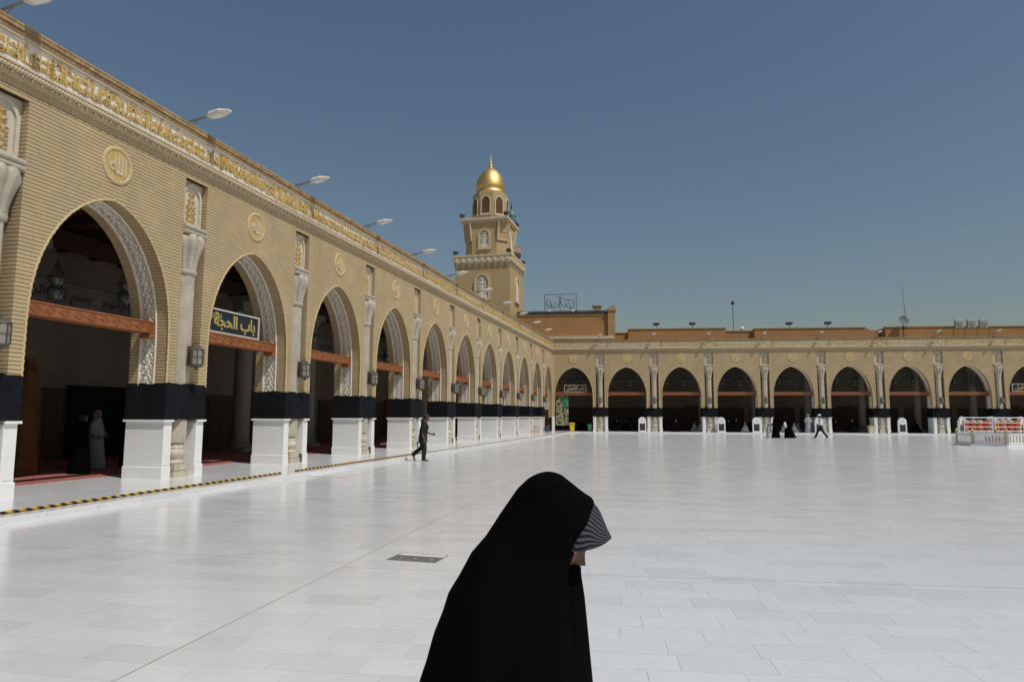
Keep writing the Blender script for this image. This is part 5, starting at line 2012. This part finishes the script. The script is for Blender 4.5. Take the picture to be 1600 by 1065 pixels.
def walker(name, label, loc, rz, k, top, legs, headwear, pose, skin='skin', shoe='shoe', group=None, vox=0.014, long_shirt=False):
    """standing or striding man; x forward"""
    P = pose
    parts, reg = [], []
    def add(pts, rad, r):
        parts.append((pts, rad)); reg.append(r)
    # 0 skin, 1 shirt, 2 trousers, 3 shoes
    hip = P['hip']
    add([(hip[0], 0, hip[2] - .06), (hip[0] + .0, 0, hip[2] + .08)], [.150, .145], 2 if not long_shirt else 1)
    add([(hip[0], 0, hip[2] + .06), (hip[0] + .01, 0, hip[2] + .25), (P['ch'][0], 0, P['ch'][2])], [.150, .148, .155], 1)
    add([(P['ch'][0], -.13, P['ch'][2] + .10), (P['ch'][0], .13, P['ch'][2] + .10)], [.085, .085], 1)
    add([(P['ch'][0], -.08, P['ch'][2] + .02), (P['ch'][0], .08, P['ch'][2] + .02)], [.13, .13], 1)
    nb = (P['ch'][0] + .01, 0, P['ch'][2] + .14)
    add([nb, (P['hd'][0] - .02, 0, P['hd'][2] - .08)], [.062, .055], 0)
    for s_, key in ((-1, 'r'), (1, 'l')):
        kn, an, toe = P['kn' + key], P['an' + key], P['to' + key]
        h = (hip[0], s_ * .085, hip[2] - .04)
        add([h, kn, an], [.104, .086, .078], 2)
        add([an, (an[0] + (toe[0] - an[0]) * .35, an[1], max(.035, toe[2] + .012)), toe], [.042, .04, .032], 3)
        el, wr, hn = P['el' + key], P['wr' + key], P['hn' + key]
        sh = (P['ch'][0], s_ * .19, P['ch'][2] + .10)
        mid = tuple((a + b) / 2 for a, b in zip(el, wr))
        add([sh, el], [.062, .05], 1)
        if P.get('sleeve', 'short') == 'short':
            add([el, wr], [.042, .030], 0)
        else:
            add([el, mid, wr], [.05, .045, .036], 1)
        for pt, rd in hand(wr, hn, (0, -s_, 0), 1.0):
            add(pt, rd, 0)
    if long_shirt:
        add([(hip[0] - .01, 0, hip[2] - .12), (hip[0], 0, hip[2] + .1)], [.165, .155], 1)
    hd = P['hd']
    add([hd], (.098, .078, .118), 0)
    add([(hd[0] + .055, 0, hd[2] - .075)], (.045, .05, .045), 0)
    add([(hd[0] + .10, 0, hd[2] - .022)], (.022, .014, .024), 0)
    if skin != 'skin':
        pass
    me = remeshed(parts, vox, reg, [MT['skin'], MT[top], MT[legs], MT[shoe]])
    t = thing(name, label, "person", loc, rz, group)
    b = obj("body", me, t); b.scale = (k, k, k)
    eyes(t, k, (hd[0] * k, 0, hd[2] * k))
    if headwear == 'hair':
        obj("hair", hair_mesh(k, (hd[0] * k - .004, 0, hd[2] * k + .006)), t)
    else:
        obj("hair", hair_mesh(k, (hd[0] * k - .004, 0, hd[2] * k + .003)), t)
        m = MB(); m.lathe([(.108 * k, 0), (.116 * k, .03 * k), (.112 * k, .075 * k), (.08 * k, .105 * k), (.02 * k, .118 * k)], 18, (hd[0] * k - .004, 0, hd[2] * k + .03 * k), sy=.84)
        m.prism([(hd[0] * k + .09 * k, -.06 * k), (hd[0] * k + .175 * k, -.045 * k), (hd[0] * k + .185 * k, 0), (hd[0] * k + .175 * k, .045 * k), (hd[0] * k + .09 * k, .06 * k)], hd[2] * k + .035 * k, hd[2] * k + .048 * k, axis='z')
        obj("cap", m.mesh("cap", MT['white_cloth'], True), t)
    return t

# man in black walking right along the step
pose_a = dict(hip=(0, 0, .86), ch=(.05, 0, 1.20), hd=(.115, 0, 1.555),
              knr=(.055, -.09, .47), anr=(.03, -.09, .09), tor=(.20, -.095, .03),
              knl=(-.05, .09, .47), anl=(-.33, .09, .25), tol=(-.27, .09, .045),
              elr=(-.035, -.25, 1.00), wrr=(.04, -.27, .80), hnr=(.35, 0, -.9),
              ell=(.12, .25, 1.03), wrl=(.31, .22, .95), hnl=(1, -.1, -.15))
walker("person", "man in black short-sleeved shirt and black trousers walking beside the step", (-8.98, 23.25, 0), YAW + .12, 1.0, 'dark_cloth', 'dark_cloth', 'hair', pose_a, long_shirt=True)
# man in white shirt striding left, far off
pose_b = dict(hip=(0, 0, .88), ch=(.02, 0, 1.25), hd=(.06, 0, 1.60),
              knr=(.20, -.09, .47), anr=(.36, -.09, .10), tor=(.50, -.09, .05),
              knl=(-.12, .09, .48), anl=(-.40, .09, .14), tol=(-.30, .09, .04),
              elr=(-.10, -.25, 1.07), wrr=(-.04, -.27, .82), hnr=(.3, 0, -1),
              ell=(.10, .25, 1.05), wrl=(.24, .24, .88), hnl=(.8, 0, -.6))
walker("person", "man in white shirt, white cap and dark trousers striding left across the court", (10.16, 55.0, 0), math.pi + YAW, 1.02, 'white_cloth', 'dark_cloth', 'cap', pose_b, shoe='dark_cloth', vox=.016)

def robe(h, mt, headc, sections, nfold=9, amp=.03, seed=0, head=True):
    """loose robe as a loft of z, back x, front x, half width"""
    rnd = random.Random(seed)
    ph = rnd.uniform(0, 6)
    m = MB()
    n = 32
    vs, fs = [], []
    for k, (z, b, f, w) in enumerate(sections):
        for i in range(n):
            a = 2 * math.pi * i / n
            fo = 1 + amp * math.sin(nfold * a + ph) * max(0, 1 - z / (h * .8)) + amp * .5 * math.sin(5 * a + z * 3) * max(0, 1 - z / h)
            vs.append(((b + f) / 2 + (f - b) / 2 * math.cos(a) * fo, w * math.sin(a) * fo, z))
    for k in range(len(sections) - 1):
        for i in range(n):
            j = (i + 1) % n
            fs.append((k * n + i, k * n + j, k * n + n + j, k * n + n + i))
    fs.append(tuple(range((len(sections) - 1) * n, len(sections) * n)))
    m.add(vs, fs)
    return m.mesh("robe", mt, 'all')

def robed(label, loc, rz, kind, cloth, group=None, seed=0, k=1.0, veil=True, lower_flare=0.0, cov=None):
    """robed figure: 'stand', 'walk' or 'sit'; hooded when veil is set, else with a head cloth"""
    t = thing("person", label, "person", loc, rz, group)
    if kind == 'sit':
        S = [(0, -.34, .42, .40), (.06, -.36, .44, .42), (.18, -.33, .38, .38), (.32, -.26, .24, .30), (.46, -.21, .13, .25), (.58, -.17, .10, .22), (.66, -.13, .08, .15), (.70, -.10, .09, .115)]
        hz = .82
        hc = (.015, 0, hz)
    else:
        fl = lower_flare
        S = [(.02, -.30 - fl, .30, .30), (.12, -.29 - fl * .9, .29, .29), (.45, -.23 - fl * .5, .24, .26), (.85, -.18 - fl * .15, .19, .24), (1.10, -.15, .17, .235), (1.28, -.13, .14, .22), (1.38, -.10, .12, .15), (1.43, -.09, .11, .115)]
        hz = 1.52
        hc = (.02, 0, hz)
    S = [(z * k, b * k, f * k, w * k) for z, b, f, w in S]
    hc = tuple(c * k for c in hc)
    # body: head, neck, trunk in one skin
    hm = head_mesh(k)
    o_ = [(x + hc[0], y, z + hc[2]) for x, y, z in hm.v]
    hm.v = o_
    hm.lathe([(.07 * k, -.20 * k), (.055 * k, -.13 * k), (.055 * k, -.06 * k)], 10, (hc[0] - .01, 0, hc[2]))
    obj("body", hm.mesh("body", [MT['skin'], MT['lips']], 'all'), t)
    obj("robe", robe(S[-1][0], cloth, hc, S, seed=seed), t)
    # veil round the face
    m = MB()
    n, r = 28, 12
    vs, fs = [], []
    for j in range(r + 1):
        p = math.pi / 2 - (math.pi / 2 + .95) * j / r
        for i in range(n + 1):
            op = (.16 if p > .75 else .62) if veil else (.05 if p > .45 else 1.25)
            a = op + (2 * math.pi - 2 * op) * i / n
            rad = 1.0 + (.15 * max(0, -p) if p < 0 else 0)
            vs.append((hc[0] + .118 * k * rad * math.cos(p) * math.cos(a) - .006, .098 * k * rad * max(.3, math.cos(p)) * math.sin(a), hc[2] + .135 * k * math.sin(p) * (1.25 if p < 0 else 1)))
    for j in range(r):
        for i in range(n):
            fs.append((j * (n + 1) + i, (j + 1) * (n + 1) + i, (j + 1) * (n + 1) + i + 1, j * (n + 1) + i + 1))
    m.add(vs, fs)
    obj("veil" if veil else "head_cloth", m.mesh("veil", cov or cloth, 'all'), t)
    if kind != 'sit':
        for s_ in (-1, 1):
            m = MB(); m.ball((.14 * k, s_ * .09 * k, .035), (.12 * k, .045 * k, .035), 10, 6)
            obj("shoe", m.mesh("shoe", MT['iron'], True), t)
        # sleeves with hands
        for s_ in (-1, 1):
            sh, el, wr = (0, s_ * .19 * k, 1.27 * k), (.03, s_ * .27 * k, 1.03 * k), (.16 * k, s_ * .22 * k, .90 * k)
            m = MB(); m.tube([sh, el, wr], [.075 * k, .07 * k, .065 * k], 10)
            obj("sleeve", m.mesh("sleeve", cloth, True), t)
            hb = MB()
            for pt, rd in hand(wr, (1, -s_ * .3, -.3), (0, -s_, -.3), k):
                hb.tube(pt, rd, 6)
            obj("hand", hb.mesh("hand", MT['skin'], True), t)
    return t

def on_far(u, y):
    q = farpt(u, y, .1 if y > -OS else 0)
    return q
robed("woman in black abaya walking left beside a child, far across the court", (6.98, 54.85, 0), math.pi + YAW, 'walk', MT['abaya'], "walking women in black", 3, 1.06)
robed("woman in wide flowing black abaya with pale face veil, behind the first", (7.85, 54.95, 0), math.pi + YAW + .3, 'walk', MT['abaya'], "walking women in black", 5, 1.0, True, .42)
bag = thing("cloth_bundle", "white cloth bundle carried in front of the flowing black abaya", "bundle", (7.62, 54.6, 1.02), 0)
m = MB(); m.ball((0, 0, 0), (.10, .1, .16), 10, 8); m.ball((.05, 0, -.15), (.07, .07, .12), 8, 6); obj("bundle_cloth", m.mesh("bundle_cloth", MT['white_cloth'], True), bag)
m = MB(); m.tube([(-.05, 0, .12), (0, 0, .2), (.05, 0, .12)], .012, 5); obj("knot", m.mesh("knot", MT['white_cloth'], True), bag)
robed("child in grey-blue clothes walking left of the women in black", (6.42, 54.5, 0), math.pi + YAW, 'walk', MT['grey_cloth'], None, 7, .62, False, 0, MT['dark_cloth'])
robed("man in grey robe standing in the fifth far arch with his back to the hall", on_far(23.95, .15), -math.pi / 2 + PHI, 'stand', MT['grey_cloth'], None, 2, 1.03, False, 0, MT['white_cloth'])
robed("man in white robe standing in the shade of the nearest left arch", wl(left, 16.1, 4.0, .116), .3, 'stand', MT['shaded_white'], None, 4, 1.0, False, 0, MT['shaded_white'])
robed("person in black robe bending beside the white robed man in the nearest arch", wl(left, 14.75, 3.1, .116), .9, 'stand', MT['abaya'], None, 6, .93, False, 0, MT['dark_cloth'])
robed("woman in black abaya standing right behind the white robed man in the nearest arch", wl(left, 16.9, 3.5, .116), 2.6, 'stand', MT['abaya'], None, 9, 1.03)
sit = [(6.3, 1.6, 'abaya', "left of two black veiled women seated in the second far arch"), (7.2, 2.2, 'abaya', "right of two black veiled women seated in the second far arch"),
       (11.9, .9, 'abaya', "large black veiled woman seated alone in the third far arch"), (13.7, 1.2, 'dim_cloth', "grey clothed person seated at the right of the third far arch"),
       (14.2, .8, 'shaded_white', "small white clothed person seated against the right pier of the third arch"),
       (16.9, .9, 'abaya', "black veiled woman seated at the left of the fourth far arch"), (17.6, 1.1, 'abaya', "black veiled woman seated in the middle of the fourth far arch"),
       (18.3, .6, 'dim_cloth', "grey clothed person seated between black veiled women in the fourth arch"), (19.0, 1.3, 'abaya', "black veiled woman seated at the right of the fourth far arch"),
       (22.0, .9, 'dim_cloth', "grey clothed person seated at the left of the fifth far arch"), (22.8, .5, 'dim_cloth', "grey clothed person seated in the middle of the fifth far arch"),
       (23.35, 1.3, 'shaded_white', "white clothed person seated left of the standing grey robe"),
       (26.8, 1.2, 'abaya', "black veiled woman seated at the left of the sixth far arch"), (28.2, 1.0, 'abaya', "black veiled woman seated at the right of the sixth far arch"),
       (32.9, 1.0, 'abaya', "black veiled woman seated at the left of the seventh far arch"), (34.0, 1.4, 'abaya', "black veiled woman seated at the right of the seventh far arch"),
       (2.9, 2.2, 'abaya', "black veiled woman seated deep in the corner arch")]
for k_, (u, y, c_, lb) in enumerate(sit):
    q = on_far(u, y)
    robed(lb, (q[0], q[1], .117), -math.pi / 2 + PHI + random.uniform(-.7, .7), 'sit', MT[c_], "people seated under the far arches", k_, random.uniform(1.18, 1.36) if c_ == 'abaya' else random.uniform(.9, 1.05), c_ != 'shaded_white')

# ------------------------------------------------------------------ the woman in the foreground
WD = 1.85
fl_ = Vector((-math.sin(YAW), math.cos(YAW), 0))
wroot = fl_ * WD
wm = thing("person", "woman in black abaya with striped cap visor passing close to the camera, head bowed", "person", (wroot.x, wroot.y, 0), YAW)
# z, back x, front x, half width
PB = [(1.4995, .094), (1.498, .082), (1.494, .069), (1.489, .058), (1.481, .044), (1.454, .015), (1.391, -.029), (1.332, -.068), (1.289, -.106), (1.23, -.138), (1.188, -.165), (1.141, -.18), (1.083, -.204), (1.026, -.219), (.964, -.24), (.8, -.285), (.5, -.35), (.2, -.40), (.02, -.42)]
PFc = [(1.4995, .104), (1.498, .115), (1.494, .127), (1.490, .136), (1.468, .164), (1.446, .192), (1.431, .216)]
NEAR = 1 - .085 / WD
PE = [(1.431, .2165), (1.419, .2155), (1.37, .205), (1.327, .181), (1.29, .163), (1.258, .150), (1.236, .143), (1.20, .146), (1.14, .150), (1.06, .156), (.966, .166), (.8, .18), (.5, .21), (.02, .25)]
PE = [PE[0]] + [(HC + (z_ - HC) * (NEAR if z_ < 1.41 else 1), x_ * (NEAR if z_ < 1.41 else 1)) for z_, x_ in PE[1:]]
PFl = [(1.235, .184), (1.184, .192), (1.10, .200), (.966, .212), (.8, .235), (.5, .28), (.2, .32), (.02, .34)]
WH = [(1.4995, .012), (1.498, .024), (1.494, .038), (1.488, .050), (1.47, .074), (1.43, .094), (1.37, .106), (1.30, .116), (1.25, .138), (1.20, .168), (1.14, .198), (1.06, .222), (.95, .238), (.8, .26), (.5, .31), (.2, .36), (.02, .38)]
def itp(tab, z):
    for (za, a), (zb, b) in zip(tab, tab[1:]):
        if zb <= z <= za:
            return a + (b - a) * (za - z) / (za - zb)
    return tab[0][1] if z > tab[0][0] else tab[-1][1]
zs = []
z = 1.4995
while z > .02:
    zs.append(z)
    z -= .0012 if z > 1.49 else .003 if z > 1.47 else .006 if z > 1.22 else .016 if z > .9 else .05
zs.append(.02)
n = 120
vs, fs = [], []
def ring_pt(c, a_, w, th, e=0.92):
    ct, st = math.cos(th), math.sin(th)
    return c + a_ * math.copysign(abs(ct) ** e, ct), w * math.copysign(abs(st) ** e, st)
for z in zs:
    b = itp(PB, z)
    w = itp(WH, z)
    if z > 1.431:
        f = itp(PFc, z); te = 0.0
        c, a_ = (b + f) / 2, (f - b) / 2
    else:
        xe = itp(PE, z)
        f = xe + .036 * min(1, (1.433 - z) / .06)
        c, a_ = (b + f) / 2, (f - b) / 2
        te = math.acos(max(-1, min(1, (xe - c) / a_)))
    fold = max(0, min(1, (1.23 - z) / .45))
    for i in range(n + 1):
        th = te + (2 * math.pi - 2 * te) * i / n
        X, Y = ring_pt(c, a_, w, th)
        ct, st = math.cos(th), math.sin(th)
        side = abs(st)
        dis = fold * (.014 * math.sin(7 * th + 2.2 * z) + .010 * math.sin(13 * th + 4 + 3 * z)) * (.25 + .75 * side)
        dis += .006 * math.sin(4 * th + 9 * z) * side * max(0, min(1, (1.46 - z) / .1))
        vs.append((X + dis * ct, Y + dis * st, z))
for j in range(len(zs) - 1):
    for i in range(n):
        a = j * (n + 1) + i
        fs.append((a, a + n + 1, a + n + 2, a + 1))
# front cloth hanging from under the chin, inside the open edges
dv, df = [], []
dz = [1.266, 1.259] + [1.252 - .012 * i for i in range(30)] + [.85, .7, .5, .3, .12, .03]
for k, z in enumerate(dz):
    f = itp(PFl, z) - (.034 if k == 0 else .010 if k == 1 else 0)
    b = -.02
    w = (.052 if k == 0 else .058 if k == 1 else .062 + .10 * min(1, (1.25 - z) / .3))
    for i in range(48):
        th = -1.9 + 3.8 * i / 47
        g = 1 + .035 * math.sin(9 * th + 1.5 * z) * min(1, (1.26 - z) / .1) + .02 * math.sin(17 * th)
        dv.append((b + (f - b) * math.copysign(abs(math.cos(th)) ** .8, math.cos(th)) * (1 if abs(th) < .2 else 1 - .0 * g), w * math.sin(th) * g, z - .04 * (1 - math.cos(th)) * max(0, min(1, (z - 1.0) / .25))))
for j in range(len(dz) - 1):
    for i in range(47):
        a = j * 48 + i
        df.append((a, a + 48, a + 49, a + 1))
m = MB(); m.add(dv, df)
dr_ = obj("front_cloth", m.mesh("front_cloth", MT['abaya'], 'all'), wm)
m = MB(); m.add(vs, fs)
ab_me = m.mesh("abaya", MT['abaya'], 'all')
ab_o = obj("abaya", ab_me, wm)
so_ = ab_o.modifiers.new("thickness", 'SOLIDIFY'); so_.thickness = .0022; so_.offset = -1
# head and shoulders under the cloth
hm = head_mesh(.98)
tilt = R(30)
hcx, hcz = .100, 1.340
def hx(p):
    x, y, z = p
    return (hcx + x * math.cos(tilt) + z * math.sin(tilt), y, hcz - x * math.sin(tilt) + z * math.cos(tilt))
hm.v = [hx(v) for v in hm.v]
hm.tube([(.045, 0, 1.30), (.0, 0, 1.20), (-.02, 0, 1.10)], [.055, .058, .09], 14)
hm.tube([(-.02, 0, 1.10), (-.02, 0, .9), (-.02, 0, .5), (-.02, 0, .06)], [.13, .13, .14, .10], 14)
body = obj("body", hm.mesh("body", [MT['skin'], MT['lips']], 'all'), wm)
for s_ in (-1, 1):
    b = MB(); b.ball((0, 0, 0), .0125, 10, 8, 0); b.ball((.0095, 0, 0), (.004, .006, .006), 8, 6, 1)
    p_ = hx((.072, s_ * .029, .002))
    e_ = obj("eye", b.mesh("eye", [MT['eye'], MT['iris']], 'all'), wm, p_); e_.rotation_euler = (0, tilt + .2, 0)
    m = MB(); m.ball((s_ * 0 + .12, s_ * .1, .035), (.13, .045, .035), 10, 6); obj("shoe", m.mesh("shoe", MT['iron'], True), wm)
# inner scarf under the chin
m = MB(); m.lathe([(.075, 1.10), (.085, 1.16), (.078, 1.21), (.06, 1.235)], 20, (.07, 0, 0), sx=1.15)
obj("scarf", m.mesh("scarf", MT['abaya'], True), wm)
# striped cap: arched visor bent down at the sides, crown under the hood
PT = [(.205, 1.424), (.218, 1.4155), (.227, 1.405), (.2345, 1.392), (.241, 1.376), (.2455, 1.365), (.2505, 1.352), (.2565, 1.341), (.262, 1.330)]
PBt = [(.158, 1.293), (.166, 1.291), (.190, 1.2935), (.205, 1.297), (.2205, 1.302), (.233, 1.307), (.2445, 1.3135), (.2535, 1.320), (.2605, 1.3275)]
nv, nu = len(PT), 48
for j in range(nv):
    q = 1 - .088 * (1 - (j / (nv - 1)) ** 3 * .75) / WD
    PBt[j] = (PBt[j][0] * q, HC + (PBt[j][1] - HC) * q)
vs, fs, uv = [], [], []
for j in range(nv):
    v = j / (nv - 1)
    wd = .088 * (1 - v ** 3 * .75)
    for i in range(nu + 1):
        u = -1 + 2 * i / nu
        th = u * math.pi / 2
        q = 1 - math.cos(th)
        x = PT[j][0] + (PBt[j][0] - PT[j][0]) * q
        z = PT[j][1] + (PBt[j][1] - PT[j][1]) * q
        vs.append((x, wd * math.sin(th), z)); uv.append((i / nu + .012 * math.sin(v * 9 + i * .4), v))
for j in range(nv - 1):
    for i in range(nu):
        a = j * (nu + 1) + i
        fs.append((a, a + 1, a + nu + 2, a + nu + 1))
m = MB(); m.add(vs, fs)
vo = obj("cap_visor", m.mesh("cap_visor", MT['cap'], 'all', uvs=uv), wm)
sv = vo.modifiers.new("thickness", 'SOLIDIFY'); sv.thickness = .003; sv.offset = -1
m = MB()
m.ball((0, 0, 0), (.104, .083, .112), 24, 14)
m.v = [hx((x, y, z + .012)) for x, y, z in m.v]
keep = []
for f in m.f:
    c = [sum(m.v[i][t] for i in f) / len(f) for t in range(3)]
    lx = (c[0] - hcx) * math.cos(tilt) - (c[2] - hcz) * math.sin(tilt)
    lz = (c[0] - hcx) * math.sin(tilt) + (c[2] - hcz) * math.cos(tilt)
    if lz > .035:
        keep.append(f)
m.f = keep; m.mi = [0] * len(keep)
obj("cap_crown", m.mesh("cap_crown", MT['dark_cloth'], 'all'), wm)
